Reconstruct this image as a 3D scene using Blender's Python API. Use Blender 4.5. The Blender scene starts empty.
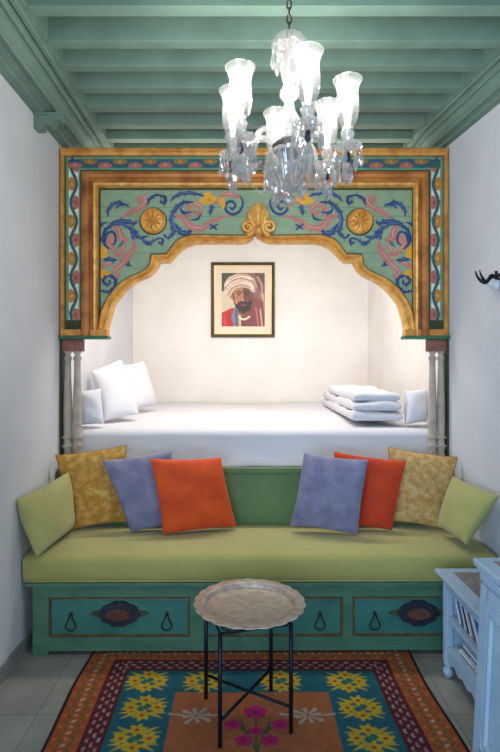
import bpy, bmesh, math, random
import numpy as np
from mathutils import Vector, Matrix
random.seed(7); rng = np.random.RandomState(7)
PI = math.pi
C = bpy.context.scene.collection
F, CX, CY, CH = 520.0, 245.0, 368.0, 1.5
def P(x, y, Y): return Vector(((x-CX)*Y/F, Y, CH+(CY-y)*Y/F))
def lin(c):
    return tuple(((v/12.92) if v <= .04045 else ((v+.055)/1.055)**2.4) for v in [k/255. for k in c])

# ---------------------------------------------------------------- materials
def mat(name, c1, c2=None, rough=.6, metal=0, scale=8, bump=0, bscale=60, sheen=0, coat=0, detail=4, lo=.35, hi=.65, stretch=None, alpha=None):
    m = bpy.data.materials.new(name); m.use_nodes = True
    nt = m.node_tree; b = nt.nodes['Principled BSDF']
    b.inputs['Roughness'].default_value = rough; b.inputs['Metallic'].default_value = metal
    if sheen: b.inputs['Sheen Weight'].default_value = sheen
    if coat: b.inputs['Coat Weight'].default_value = coat
    L1 = lin(c1)+(1,)
    b.inputs['Base Color'].default_value = L1
    tc = nt.nodes.new('ShaderNodeTexCoord'); src = tc.outputs['Object']
    if stretch:
        mp = nt.nodes.new('ShaderNodeMapping'); mp.inputs['Scale'].default_value = stretch
        nt.links.new(src, mp.inputs[0]); src = mp.outputs[0]
    if c2:
        n = nt.nodes.new('ShaderNodeTexNoise'); n.inputs['Scale'].default_value = scale; n.inputs['Detail'].default_value = detail
        nt.links.new(src, n.inputs['Vector'])
        r = nt.nodes.new('ShaderNodeValToRGB')
        r.color_ramp.elements[0].position = lo; r.color_ramp.elements[1].position = hi
        r.color_ramp.elements[0].color = L1; r.color_ramp.elements[1].color = lin(c2)+(1,)
        nt.links.new(n.outputs[0], r.inputs[0]); nt.links.new(r.outputs[0], b.inputs['Base Color'])
    if bump:
        n = nt.nodes.new('ShaderNodeTexNoise'); n.inputs['Scale'].default_value = bscale; n.inputs['Detail'].default_value = 5
        nt.links.new(src, n.inputs['Vector'])
        bp = nt.nodes.new('ShaderNodeBump'); bp.inputs['Strength'].default_value = bump; bp.inputs['Distance'].default_value = .01
        nt.links.new(n.outputs[0], bp.inputs['Height']); nt.links.new(bp.outputs[0], b.inputs['Normal'])
    return m
def paint_mat(name, rough=.6, bump=.3):
    m = mat(name, (255, 255, 255), rough=rough, bump=bump, bscale=220)
    nt = m.node_tree; a = nt.nodes.new('ShaderNodeAttribute'); a.attribute_name = 'Col'
    nt.links.new(a.outputs['Color'], nt.nodes['Principled BSDF'].inputs['Base Color'])
    return m
M = {}
M['plaster'] = mat('plaster', (216, 217, 220), (208, 209, 213), .9, scale=3, bump=.15, bscale=12)
M['plaster_in'] = mat('plaster_in', (236, 231, 226), (229, 223, 218), .9, scale=3, bump=.12, bscale=10)
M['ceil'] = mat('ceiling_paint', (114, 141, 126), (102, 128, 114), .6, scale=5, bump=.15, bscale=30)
M['ceil2'] = mat('shaded_ceiling_paint', (82, 108, 95), (74, 99, 86), .6, scale=5, bump=.15, bscale=30)  # ceiling green darkened, shade between the beams put into the colour
M['gold'] = mat('gilding', (224, 162, 80), (190, 122, 52), .38, .1, scale=14, bump=.3, bscale=60)
M['goldb'] = mat('bright_gilding', (240, 186, 102), (208, 144, 66), .35, .12, scale=20, bump=.25, bscale=80)
M['brown'] = mat('worn_gilt_wood', (196, 128, 62), (128, 66, 34), .5, .15, scale=7, bump=.3, bscale=50, lo=.38, hi=.72)
M['dkgreen'] = mat('dark_green_paint', (48, 62, 30), (36, 50, 26), .6, scale=8)
M['rail'] = mat('green_rail_paint', (52, 116, 78), (40, 96, 66), .5, scale=8)
M['greypaint'] = mat('grey_column_paint', (184, 174, 160), (164, 154, 140), .6, scale=14, bump=.3, bscale=60)
M['red'] = mat('faded_red_wood', (150, 96, 84), (116, 78, 66), .7, scale=30, bump=.3)
M['sheet'] = mat('white_bedding', (216, 216, 222), rough=.85, bump=.3, bscale=9)
M['white'] = mat('white_cotton', (216, 217, 224), rough=.85, bump=.9, bscale=9)
M['seat'] = mat('olive_seat_fabric', (174, 168, 96), (166, 160, 90), .85, scale=6, bump=.15, bscale=300, sheen=.3)
M['seatp'] = mat('lime_cushion_fabric', (178, 174, 104), (168, 164, 96), .85, scale=6, bump=.15, bscale=300, sheen=.3)
M['teal'] = mat('teal_bench_paint', (78, 122, 96), (62, 106, 84), .5, scale=5, bump=.2, bscale=40, stretch=(1, 3, 3))
M['tealp'] = mat('teal_drawer_paint', (60, 124, 112), (48, 110, 100), .5, scale=5, bump=.2, bscale=40)
M['backg'] = mat('green_back_board', (104, 132, 84), (92, 120, 76), .6, scale=4, bump=.15, bscale=40)
M['iron'] = mat('black_iron', (22, 26, 38), (30, 34, 46), .45, .6, scale=20)
M['bronze'] = mat('aged_bronze', (48, 44, 40), (70, 60, 46), .5, .5, scale=40)
M['gold_v'] = mat('gold_crushed_velvet', (184, 128, 40), (214, 172, 92), .7, scale=26, bump=.5, bscale=40, sheen=.2, detail=8, lo=.42, hi=.68)
M['tan_v'] = mat('tan_crushed_velvet', (184, 140, 72), (216, 182, 122), .7, scale=26, bump=.5, bscale=40, sheen=.2, detail=8, lo=.40, hi=.68)
M['blue_v'] = mat('blue_grey_velvet', (112, 112, 142), (136, 136, 166), .75, scale=13, bump=.3, bscale=60, sheen=.2, detail=8)
M['orange_v'] = mat('orange_velvet', (228, 84, 10), (208, 66, 6), .75, scale=9, bump=.3, bscale=90, sheen=.15)
M['red_v'] = mat('burnt_orange_velvet', (212, 66, 8), (190, 50, 6), .75, scale=9, bump=.3, bscale=90, sheen=.15)
M['piping'] = mat('seam_piping', (150, 110, 50), rough=.8)
M['cab'] = mat('pale_blue_white_paint', (174, 196, 214), (162, 186, 206), .5, scale=9, bump=.2, bscale=50)
M['cabtop'] = mat('grey_wood_top', (150, 140, 136), (122, 114, 112), .6, scale=18, bump=.2, stretch=(4, 1, 1))
M['tray'] = mat('hammered_tin', (214, 196, 178), (186, 168, 150), .42, .45, scale=30, bump=.35, bscale=90)
M['chain'] = mat('dark_brass', (90, 84, 78), rough=.35, metal=.9)
M['tilebase'] = mat('grey_baseboard_stone', (150, 150, 146), (126, 126, 122), .5, scale=9)
M['frame'] = mat('bronze_picture_frame', (84, 66, 44), (58, 46, 34), .4, .3, scale=12)
M['goldlip'] = mat('gold_lip', (210, 180, 120), rough=.4, metal=.4)
M['mat'] = mat('cream_mat_board', (226, 212, 190), rough=.9)
M['page'] = mat('paper_pages', (222, 222, 220), rough=.9)
M['doorp'] = mat('blue_door_paint', (150, 180, 210), (138, 168, 200), .5, scale=6)
M['knobw'] = mat('white_ceramic', (225, 228, 232), rough=.3)
M['socket'] = mat('dark_blue_socket', (44, 46, 58), rough=.4, metal=.3)
M['paint'] = paint_mat('painted_ornament', .55, .25)
M['wool'] = paint_mat('woven_wool', .95, .8)
M['print'] = paint_mat('printed_paper', .5, .02)

def floor_mat():
    m = bpy.data.materials.new('stone_tiles'); m.use_nodes = True
    nt = m.node_tree; b = nt.nodes['Principled BSDF']; b.inputs['Roughness'].default_value = .45
    tc = nt.nodes.new('ShaderNodeTexCoord')
    br = nt.nodes.new('ShaderNodeTexBrick'); br.offset = 0; br.inputs['Scale'].default_value = 1
    br.inputs['Brick Width'].default_value = .45; br.inputs['Row Height'].default_value = .45
    br.inputs['Mortar Size'].default_value = .004
    br.inputs['Color1'].default_value = lin((150, 148, 140))+(1,); br.inputs['Color2'].default_value = lin((143, 141, 134))+(1,)
    br.inputs['Mortar'].default_value = lin((126, 124, 116))+(1,)
    nt.links.new(tc.outputs['Object'], br.inputs['Vector'])
    n = nt.nodes.new('ShaderNodeTexNoise'); n.inputs['Scale'].default_value = 6; n.inputs['Detail'].default_value = 8
    nt.links.new(tc.outputs['Object'], n.inputs['Vector'])
    mx = nt.nodes.new('ShaderNodeMixRGB'); mx.blend_type = 'OVERLAY'; mx.inputs[0].default_value = .35
    nt.links.new(br.outputs['Color'], mx.inputs[1]); nt.links.new(n.outputs[0], mx.inputs[2])
    nt.links.new(mx.outputs[0], b.inputs['Base Color'])
    return m
M['floor'] = floor_mat()
def crystal(name, tint, ft, fg, ftr, rough=.04):
    m = bpy.data.materials.new(name); m.use_nodes = True; nt = m.node_tree
    for n in list(nt.nodes): nt.nodes.remove(n)
    out = nt.nodes.new('ShaderNodeOutputMaterial')
    t = nt.nodes.new('ShaderNodeBsdfTransparent'); g = nt.nodes.new('ShaderNodeBsdfGlossy'); g.inputs['Roughness'].default_value = rough
    d = nt.nodes.new('ShaderNodeBsdfTranslucent'); d2 = nt.nodes.new('ShaderNodeBsdfDiffuse')
    for s in (d, d2, g): s.inputs['Color'].default_value = tint
    a = nt.nodes.new('ShaderNodeMixShader'); b = nt.nodes.new('ShaderNodeMixShader'); c = nt.nodes.new('ShaderNodeMixShader')
    a.inputs[0].default_value = .5; nt.links.new(d.outputs[0], a.inputs[1]); nt.links.new(d2.outputs[0], a.inputs[2])
    b.inputs[0].default_value = fg; nt.links.new(a.outputs[0], b.inputs[1]); nt.links.new(g.outputs[0], b.inputs[2])
    c.inputs[0].default_value = ft; nt.links.new(b.outputs[0], c.inputs[1]); nt.links.new(t.outputs[0], c.inputs[2])
    nt.links.new(c.outputs[0], out.inputs[0]); return m
M['crystal'] = crystal('clear_crystal', (.56, .56, .56, 1), .5, .62, .06)
M['shade'] = crystal('etched_glass', (.5, .5, .5, 1), .91, .70, .4, .12)
def emit(name, col, s):
    m = bpy.data.materials.new(name); m.use_nodes = True; nt = m.node_tree; b = nt.nodes['Principled BSDF']
    b.inputs['Emission Color'].default_value = col; b.inputs['Emission Strength'].default_value = s; return m
M['bulb'] = emit('lit_bulb', (1, .95, .88, 1), 5)

# ---------------------------------------------------------------- builders
def obj(name, bm, m, parent=None, smooth=False, fix=True, autos=None):
    if fix: bmesh.ops.recalc_face_normals(bm, faces=bm.faces)
    me = bpy.data.meshes.new(name); bm.to_mesh(me); bm.free()
    for k in (m if isinstance(m, list) else [m]): me.materials.append(k)
    if smooth:
        for p in me.polygons: p.use_smooth = True
        if autos: me.set_sharp_from_angle(angle=math.radians(autos))
    o = bpy.data.objects.new(name, me); C.objects.link(o)
    if parent: o.parent = parent; o.location = -Vector(parent.location) if parent.get('_w') else (0, 0, 0)
    return o
def thing(name, label, cat, group=None, loc=(0, 0, 0), rz=0, world=False):
    o = bpy.data.objects.new(name, None); C.objects.link(o); o.location = loc; o.rotation_euler = (0, 0, rz)
    o.empty_display_size = .1; tag(o, label, cat, group)
    if world: o['_w'] = 1      # children are written in room coordinates
    return o
def tag(o, label, cat, group=None):
    o['label'] = label; o['category'] = cat
    if group: o['group'] = group
    return o
def struct(name, bm, m, label=None, **k):
    o = obj(name, bm, m, **k); o['kind'] = 'structure'
    return o
def nb(): return bmesh.new()
def box(bm, x0, x1, y0, y1, z0, z1, bev=0, mt=None):
    r = bmesh.ops.create_cube(bm, size=1)
    vs = r['verts']
    bmesh.ops.scale(bm, verts=vs, vec=(x1-x0, y1-y0, z1-z0))
    bmesh.ops.translate(bm, verts=vs, vec=((x0+x1)/2, (y0+y1)/2, (z0+z1)/2))
    if mt: bmesh.ops.transform(bm, verts=vs, matrix=mt)
    if bev:
        es = list({e for v in vs for e in v.link_edges})
        bmesh.ops.bevel(bm, geom=es, offset=bev, segments=2, affect='EDGES', profile=.6)
    return bm
def hexa(bm, pts):       # 8 corner points: bottom 4 ccw, top 4 ccw
    v = [bm.verts.new(p) for p in pts]
    for f in ((0, 1, 2, 3), (4, 7, 6, 5), (0, 4, 5, 1), (1, 5, 6, 2), (2, 6, 7, 3), (3, 7, 4, 0)): bm.faces.new([v[i] for i in f])
    return bm
def rows(bm, R, close_u=False, close_v=False, caps=False):
    V = [[bm.verts.new(p) for p in r] for r in R]
    n = len(V); k = len(V[0])
    for i in range(n if close_u else n-1):
        for j in range(k if close_v else k-1):
            a, b = V[i], V[(i+1) % n]
            try: bm.faces.new((a[j], a[(j+1) % k], b[(j+1) % k], b[j]))
            except ValueError: pass
    if caps:
        for r in (V[0], V[-1]):
            try: bm.faces.new(r)
            except ValueError: pass
    return bm
def lathe(bm, prof, n=20, c=(0, 0, 0), flute=None, mt=None):
    R = []
    for r, z in prof:
        row = []
        for i in range(n):
            a = 2*PI*i/n; rr = max(r, .0002)*(1+(flute[1]*math.cos(flute[0]*a) if flute else 0))
            p = Vector((rr*math.cos(a), rr*math.sin(a), z))
            if mt: p = mt @ p
            row.append(p+Vector(c))
        R.append(row)
    return rows(bm, R, close_v=True, caps=True)
def tube(bm, pts, r, n=8, close=False):
    pts = [Vector(p) for p in pts]; R = []; up = None
    m = len(pts)
    for i, p in enumerate(pts):
        if close: t = pts[(i+1) % m]-pts[i-1]
        else: t = pts[min(i+1, m-1)]-pts[max(i-1, 0)]
        t = t.normalized()
        if up is None: up = t.orthogonal().normalized()
        up = (up-t*up.dot(t)).normalized(); s = t.cross(up)
        rr = r[i] if isinstance(r, (list, tuple)) else r
        R.append([p+up*rr*math.cos(2*PI*k/n)+s*rr*math.sin(2*PI*k/n) for k in range(n)])
    return rows(bm, R, close_u=close, close_v=True, caps=not close)
def catmull(pts, n=8, close=False):
    pts = [Vector(p) for p in pts]; out = []; m = len(pts)
    for i in range(m if close else m-1):
        g = (lambda k: pts[k % m]) if close else (lambda k: pts[max(0, min(m-1, k))])
        p0, p1, p2, p3 = g(i-1), g(i), g(i+1), g(i+2)
        for j in range(n):
            t = j/n
            out.append(.5*((2*p1)+(-p0+p2)*t+(2*p0-5*p1+4*p2-p3)*t*t+(-p0+3*p1-3*p2+p3)*t**3))
    if not close: out.append(pts[-1])
    return out
def prism(bm, poly, y0, y1):   # poly in (x,z)
    a = [bm.verts.new((x, y0, z)) for x, z in poly]; b = [bm.verts.new((x, y1, z)) for x, z in poly]
    n = len(poly)
    f1 = bm.faces.new(a); f2 = bm.faces.new(b[::-1]); f1.normal_update(); f2.normal_update()
    for i in range(n): bm.faces.new((a[i], b[i], b[(i+1) % n], a[(i+1) % n]))
    bmesh.ops.triangulate(bm, faces=[f1, f2])
    return bm

# ------------------------------------------------ painted surfaces: a fine grid whose vertices carry the paint colour
class Canvas:
    def __init__(s, u0, u1, v0, v1, res, base):
        s.nu = int(round((u1-u0)/res))+1; s.nv = int(round((v1-v0)/res))+1
        s.u = np.linspace(u0, u1, s.nu); s.v = np.linspace(v0, v1, s.nv)
        s.U, s.V = np.meshgrid(s.u, s.v)
        s.c = np.zeros((s.nv, s.nu, 3)); s.c[:] = lin(base); s.res = res
    def put(s, sl, a, col):
        a = np.clip(a, 0, 1)[..., None]; s.c[sl] = s.c[sl]*(1-a)+np.array(lin(col))*a
    def sl(s, ua, ub, va, vb):
        i0, i1 = np.searchsorted(s.u, [ua, ub]); j0, j1 = np.searchsorted(s.v, [va, vb])
        return (slice(max(j0-1, 0), j1+1), slice(max(i0-1, 0), i1+1))
    def rect(s, a, b, c, d, col): 
        k = s.sl(a, b, c, d); m = (s.U[k] >= a) & (s.U[k] <= b) & (s.V[k] >= c) & (s.V[k] <= d); s.put(k, m*1., col)
    def stroke(s, pts, w, col, smooth=True, alpha=1.):
        pts = [(p[0], p[1], 0) for p in pts]
        if smooth and len(pts) > 2: pts = catmull(pts, 7)
        n = len(pts)
        ws = [w*1.] * n if not isinstance(w, (list, tuple)) else list(np.interp(np.linspace(0, 1, n), np.linspace(0, 1, len(w)), w))
        for i in range(n-1):
            ax, ay, bx, by = pts[i][0], pts[i][1], pts[i+1][0], pts[i+1][1]
            r = max(ws[i], ws[i+1])/2+2*s.res
            k = s.sl(min(ax, bx)-r, max(ax, bx)+r, min(ay, by)-r, max(ay, by)+r)
            X, Y = s.U[k], s.V[k]
            if X.size == 0: continue
            L = (bx-ax)**2+(by-ay)**2+1e-12
            t = np.clip(((X-ax)*(bx-ax)+(Y-ay)*(by-ay))/L, 0, 1)
            d = np.hypot(X-ax-t*(bx-ax), Y-ay-t*(by-ay)); ww = (ws[i]*(1-t)+ws[i+1]*t)/2
            s.put(k, ((ww-d)/s.res+.5)*alpha if alpha == 1 else np.clip((ww-d)/s.res+.5, 0, 1)*alpha, col)
    def ell(s, x, y, a, b, col, rot=0, alpha=1.):
        r = max(a, b)+2*s.res; k = s.sl(x-r, x+r, y-r, y+r); X, Y = s.U[k]-x, s.V[k]-y
        c, q = math.cos(rot), math.sin(rot); u = (X*c+Y*q)/a; v = (-X*q+Y*c)/b
        d = (np.hypot(u, v)-1)*min(a, b)
        s.put(k, np.clip(-d/s.res+.5, 0, 1)*alpha, col)
    def poly(s, pts, col, alpha=1.):
        xs = [p[0] for p in pts]; ys = [p[1] for p in pts]
        k = s.sl(min(xs), max(xs), min(ys), max(ys)); m = inside(s.U[k], s.V[k], pts)
        s.put(k, m*alpha, col)
    def noise(s, amt, n=24):
        f = rng.rand(n, n); yi = np.linspace(0, n-1.001, s.nv); xi = np.linspace(0, n-1.001, s.nu)
        y0 = yi.astype(int); x0 = xi.astype(int); fy = (yi-y0)[:, None]; fx = (xi-x0)[None, :]
        g = (f[y0][:, x0]*(1-fy)*(1-fx)+f[y0+1][:, x0]*fy*(1-fx)+f[y0][:, x0+1]*(1-fy)*fx+f[y0+1][:, x0+1]*fy*fx)
        s.c *= (1+(g[..., None]-.5)*2*amt)
    def build(s, name, fn, m, parent, mask=None, zoff=None):
        keepv = np.ones((s.nv, s.nu), bool) if mask is None else mask(s.U, s.V)
        q = keepv[:-1, :-1] & keepv[1:, :-1] & keepv[:-1, 1:] & keepv[1:, 1:]
        jj, ii = np.nonzero(q); idx = lambda j, i: j*s.nu+i
        f = np.stack([idx(jj, ii), idx(jj, ii+1), idx(jj+1, ii+1), idx(jj+1, ii)], 1)
        used = np.unique(f); remap = -np.ones(s.nu*s.nv, int); remap[used] = np.arange(len(used)); f = remap[f]
        co = fn(s.U.ravel()[used], s.V.ravel()[used]); col = s.c.reshape(-1, 3)[used]
        me = bpy.data.meshes.new(name)
        me.vertices.add(len(used)); me.vertices.foreach_set('co', co.astype(np.float32).ravel())
        me.loops.add(f.size); me.loops.foreach_set('vertex_index', f.astype(np.int32).ravel())
        me.polygons.add(len(f)); me.polygons.foreach_set('loop_start', np.arange(0, f.size, 4, dtype=np.int32))
        me.polygons.foreach_set('loop_total', np.full(len(f), 4, dtype=np.int32))
        me.update(calc_edges=True)
        at = me.color_attributes.new('Col', 'FLOAT_COLOR', 'POINT')
        at.data.foreach_set('color', np.concatenate([col, np.ones((len(col), 1))], 1).astype(np.float32).ravel())
        me.materials.append(m)
        o = bpy.data.objects.new(name, me); C.objects.link(o)
        if parent: o.parent = parent; o.location = -Vector(parent.location) if parent.get('_w') else (0, 0, 0)
        return o
def inside(X, Y, pts):
    m = np.zeros(X.shape, bool); n = len(pts)
    for i in range(n):
        x1, y1 = pts[i][:2]; x2, y2 = pts[(i+1) % n][:2]
        if y1 == y2: continue
        c = ((Y >= min(y1, y2)) & (Y < max(y1, y2)) & (X < (x2-x1)*(Y-y1)/(y2-y1)+x1)); m ^= c
    return m

# ================================================================ THE ROOM
LW = -1.168; FY = 3.30; BW = 5.42; ANG = .129
def RW(Y): return 1.282+ANG*max(0, FY-Y)
Y0 = -1.6
b = nb(); box(b, LW-.2, 2.4, Y0-.2, BW+.2, -.1, 0); struct('floor', b, M['floor'])
b = nb(); box(b, LW-.15, LW, Y0, -1.3, 0, 3.13); box(b, LW-.15, LW, -.2, BW+.1, 0, 3.13); box(b, LW-.15, LW, -1.3, -.2, 2.15, 3.13); struct('wall_left', b, M['plaster'])
b = nb()
hexa(b, [(RW(Y0), Y0, 0), (RW(Y0)+.15, Y0, 0), (1.432, FY, 0), (1.282, FY, 0), (RW(Y0), Y0, 3.13), (RW(Y0)+.15, Y0, 3.13), (1.432, FY, 3.13), (1.282, FY, 3.13)])
struct('wall_right', b, M['plaster'])
b = nb(); box(b, 1.282, 1.43, FY, BW+.1, 0, 3.13); struct('wall_alcove_right', b, M['plaster_in'])
b = nb(); box(b, LW-.1, 1.4, BW, BW+.15, 0, 3.13); struct('wall_back', b, M['plaster_in'])
# wall behind the viewer with an unseen opening added for the fill light
b = nb(); box(b, LW, -.95, Y0-.15, Y0, 0, 3.13); box(b, .35, 2.1, Y0-.15, Y0, 0, 3.13); box(b, -.95, .35, Y0-.15, Y0, 2.4, 3.13)
struct('wall_front', b, M['plaster'])
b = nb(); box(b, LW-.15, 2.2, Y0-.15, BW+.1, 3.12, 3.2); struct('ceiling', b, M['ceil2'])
# tile baseboard along the left wall
b = nb(); box(b, LW, LW+.014, -.2, 3.2, 0, .075, .003); struct('baseboard_left', b, M['tilebase'])
b = nb()
hexa(b, [(RW(Y0)-.014, Y0, 0), (RW(Y0), Y0, 0), (RW(3.2), 3.2, 0), (RW(3.2)-.014, 3.2, 0), (RW(Y0)-.014, Y0, .075), (RW(Y0), Y0, .075), (RW(3.2), 3.2, .075), (RW(3.2)-.014, 3.2, .075)])
struct('baseboard_right', b, M['tilebase'])
# beams
ys = [(2.16, 2.225), (2.39, 2.45), (2.585, 2.64), (2.79, 2.85), (3.0, 3.06), (3.21, 3.275), (3.41, 3.475)]
k = 3.61
while k < 5.35: ys.append((k, k+.06)); k += .205
k = 1.955
while k > Y0+.1: ys.append((k, k+.06)); k -= .205
tn = 1
for ya, yb in ys:
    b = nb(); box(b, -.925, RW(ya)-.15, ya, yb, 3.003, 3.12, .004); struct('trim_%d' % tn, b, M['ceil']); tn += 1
# cornices
prof = [(0, 2.905), (.055, 2.905), (.062, 2.915), (.125, 2.918), (.128, 2.908), (.138, 2.906), (.146, 2.914), (.15, 2.93), (.165, 2.952), (.185, 2.962), (.192, 2.955), (.2, 2.955), (.205, 2.967), (.207, 3.0), (.213, 3.0), (.215, 2.986), (.235, 2.986), (.24, 2.996), (.262, 2.996), (.262, 3.12), (0, 3.12)]
b = nb(); rows(b, [[(LW+p, y, z) for p, z in prof] for y in (Y0, BW)], close_v=True, caps=True); struct('trim_%d' % tn, b, M['ceil']); tn += 1
b = nb(); rows(b, [[(RW(y)-p*.72, y, z) for p, z in prof] for y in (Y0, FY, BW)], close_v=True, caps=True); struct('trim_%d' % tn, b, M['ceil']); tn += 1
# carved corbel under the left cornice
b = nb()
pf = [(0, 2.825), (.03, 2.822), (.05, 2.83), (.06, 2.845), (.085, 2.838), (.11, 2.85), (.12, 2.872), (.15, 2.87), (.165, 2.885), (.165, 2.906), (0, 2.906)]
rows(b, [[(LW+p, y, z) for p, z in pf] for y in (2.87, 2.93)], close_v=True, caps=True)
for q in ((.035, 2.84), (.095, 2.862)):
    tube(b, [(LW+q[0], 2.86, q[1]), (LW+q[0], 2.94, q[1])], .014, 10)
box(b, LW, LW+.17, 2.86, 2.94, 2.895, 2.908)
struct('trim_%d' % tn, b, M['ceil']); tn += 1
# door standing in the right wall with its casing, only its edge in the picture
def wallr(Y, off, z): # point off metres inside the right wall
    return Vector((RW(Y)-off, Y, z))
def rwbox(b, ya, yb, o0, o1, z0, z1):
    return hexa(b, [wallr(ya, o1, z0), wallr(ya, o0, z0), wallr(yb, o0, z0), wallr(yb, o1, z0), wallr(ya, o1, z1), wallr(ya, o0, z1), wallr(yb, o0, z1), wallr(yb, o1, z1)])
b = nb(); rwbox(b, 1.80, 2.62, 0, .016, .01, 1.86)
for za, zb in ((.16, .80), (.95, 1.72)):
    for a_, b_, c_, d_ in ((1.92, 2.50, za, za+.02), (1.92, 2.50, zb-.02, zb), (1.92, 1.94, za, zb), (2.48, 2.50, za, zb)): rwbox(b, a_, b_, .014, .024, c_, d_)
struct('door_1', b, M['doorp'])
b = nb(); rwbox(b, 2.62, 2.695, 0, .026, .0, 1.93); rwbox(b, 1.725, 1.80, 0, .026, .0, 1.93); rwbox(b, 1.80, 2.62, 0, .026, 1.86, 1.93); struct('trim_%d' % tn, b, M['doorp']); tn += 1

# hook on the right wall
hk = thing('wall_hook', 'dark curved horn shaped hook on a white mount on the right wall', 'hook', loc=tuple(wallr(2.72, .0, 1.95)), world=True)
HY = 2.69
b = nb(); 
pts = catmull([P(475.5, 271, HY), P(477, 276, HY-.01), P(481, 281, HY-.03), P(486, 282.5, HY-.03), P(489, 279, HY-.02), P(494, 276, HY-.02), P(500, 275, HY-.04), P(508, 278, HY-.06)], 6)
tube(b, pts, [.003+.006*min(1, i/14) for i in range(len(pts))], 8)
pts = catmull([P(479.5, 270, HY-.02), P(481, 275, HY-.03), P(484, 280, HY-.03), P(487, 282, HY-.03)], 5)
tube(b, pts, [.002+.005*min(1, i/8) for i in range(len(pts))], 8)
pts = catmull([P(488, 280, HY-.03), P(490, 276, HY-.03), P(493, 275, HY-.03), P(495, 278, HY-.03), P(499, 279, HY-.04), P(506, 280, HY-.05)], 5)
tube(b, pts, .006, 8)
pts = [P(496, 271, HY-.03), P(496.5, 276, HY-.03), P(499, 279, HY-.04)]; tube(b, pts, [.008, .006, .005], 8)
obj('hook_prongs', b, M['iron'], hk, smooth=True)
b = nb(); mt = Matrix.Rotation(-PI/2, 4, 'Y')
lathe(b, [(.036, -.005), (.038, .006), (.03, .016), (.014, .024), (.012, .05), (.004, .054)], 20, tuple(P(492, 284, 2.72)+Vector((.02, 0, 0))), mt=mt)
obj('mount', b, M['knobw'], hk, smooth=True)

# ================================================================ CARVED ARCH FRAME
fr = thing('arch_frame', 'carved gilded arch frame with painted blue and pink scrolls across the bed alcove', 'archway', loc=(.06, FY, 0), world=True)
def mirx(x): 
    x2 = 512-x
    return 412+(x2-412)*.9 if x2 > 412 else x2
def uloft(prof, name, m, ybot=336, extra=None, close=True):
    # prof: (offset left, offset top, forward)
    b = nb(); R = []
    for oL, oT, d in prof:
        xl = 62.3+oL*.965; xr = mirx(xl)-.4; yt = 150+oT*.975
        R.append([P(*q, FY)+Vector((0, -d, 0)) for q in ((xl, ybot), (xl, yt), (xr, yt), (xr, ybot))])
    V = [[b.verts.new(p) for p in r] for r in R]; n = len(V)
    for i in range(n):
        a, c = V[i], V[(i+1) % n]
        for j in range(3): b.faces.new((a[j], a[j+1], c[j+1], c[j]))
    b.faces.new([r[0] for r in V]); b.faces.new([r[3] for r in V])
    return obj(name, b, m, fr)
uloft([(0, 0, -.04), (0, 0, .035), (.6, 1.2, .045), (1.6, 4, .045), (2.2, 5, .038), (3.2, 7.4, .03), (3.2, 7.4, -.04)], 'outer_moulding', M['gold'])
uloft([(20.5, 23, -.02), (20.5, 23, .02), (21.6, 24, .034), (25, 27, .04), (29, 29.5, .036), (30, 31.5, .022), (31.2, 33, .022), (32, 34, .034), (32.6, 34.6, .034), (32.8, 34.8, -.02)], 'wood_moulding', M['brown'])
uloft([(32.8, 34.8, -.02), (32.8, 34.8, .03), (33.6, 35.4, .044), (35, 36.8, .05), (36.6, 38.2, .046), (37.6, 39.2, .032), (38, 39.6, .012), (38, 39.6, -.02)], 'gilt_bead', M['goldb'])
# border painted with a waving vine
bc = Canvas(63, 448, 154, 330, .55, (98, 148, 118))
TE = (28, 92, 100); WH = (222, 218, 200); PK = (178, 104, 92); OC = (186, 128, 40); DG = (44, 58, 28)
def band_vert(xa, xb, yt, yb, flip):
    bc.rect(min(xa, xb), max(xa, xb), yt, yb, WH)
    xm = (xa+xb)/2; h = abs(xb-xa)/2; sgn = -1 if flip else 1
    y = yt+7; i = 0
    wf = lambda q: xm-sgn*math.cos((q-yt-7)/18.6*PI)*h*.62
    wav = [(wf(q), q) for q in np.arange(yt, yb+1, 1.5)]
    while y < yb-4:
        side = 1 if i % 2 == 0 else -1; side *= sgn
        cx = xm+side*h*.38; col = PK if i % 2 == 0 else OC
        for a in range(5):
            t = a*2*PI/5+i; bc.ell(cx+side*.6+1.7*math.cos(t), y+3.9*math.sin(t), 2.5, 3.2, col)
        bc.ell(cx, y, 1.2, 1.6, (210, 160, 110) if i % 2 else (140, 60, 60)); y += 18.6; i += 1
    bc.stroke(wav, 3.0, TE, smooth=False)
    for q in np.arange(yt+6, yb-6, 9.3):
        k = wf(q)
        bc.stroke([(k, q), (k-3.0*math.cos(q), q-2.5)], [2.2, .6], TE, smooth=False)
for xa, xb, fl in ((69.5, 79, 0), (mirx(79), mirx(69.5), 1)): band_vert(xa, xb, 159, 320, fl)
xa, xb = 69.5, mirx(69.5)
bc.rect(xa, xb, 160, 168.6, (52, 96, 84))
x = xa+6; i = 0
while x < xb-4:
    col = PK if i % 2 == 0 else (150, 112, 48); yy = 166 if i % 2 == 0 else 162.4
    for a in range(5):
        t = a*2*PI/5; bc.ell(x+4.4*math.cos(t), yy+1.3*math.sin(t), 3.2, 1.9, col)
    bc.ell(x, yy, 1.4, 1.0, (205, 150, 120)); x += 15; i += 1
bc.stroke([(q, 164.3-math.cos((q-xa-6)/15*PI)*3.2*-1*-1) for q in np.arange(xa, xb, 1.5)], 2.6, (34, 88, 118), smooth=False)
for s in (0, 1):
    m_ = (lambda q: mirx(q)) if s else (lambda q: q)
    bc.rect(min(m_(63), m_(66.3)), max(m_(63), m_(66.3)), 150, 336, DG)
    bc.rect(min(m_(80.7), m_(83)), max(m_(80.7), m_(83)), 171, 336, DG)
    bc.rect(min(m_(63), m_(83)), max(m_(63), m_(83)), 320.5, 336, DG)
bc.rect(63, 448, 154, 157.6, DG); bc.rect(81, mirx(81), 170.8, 176, DG)
bc.noise(.12, 60)
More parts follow.
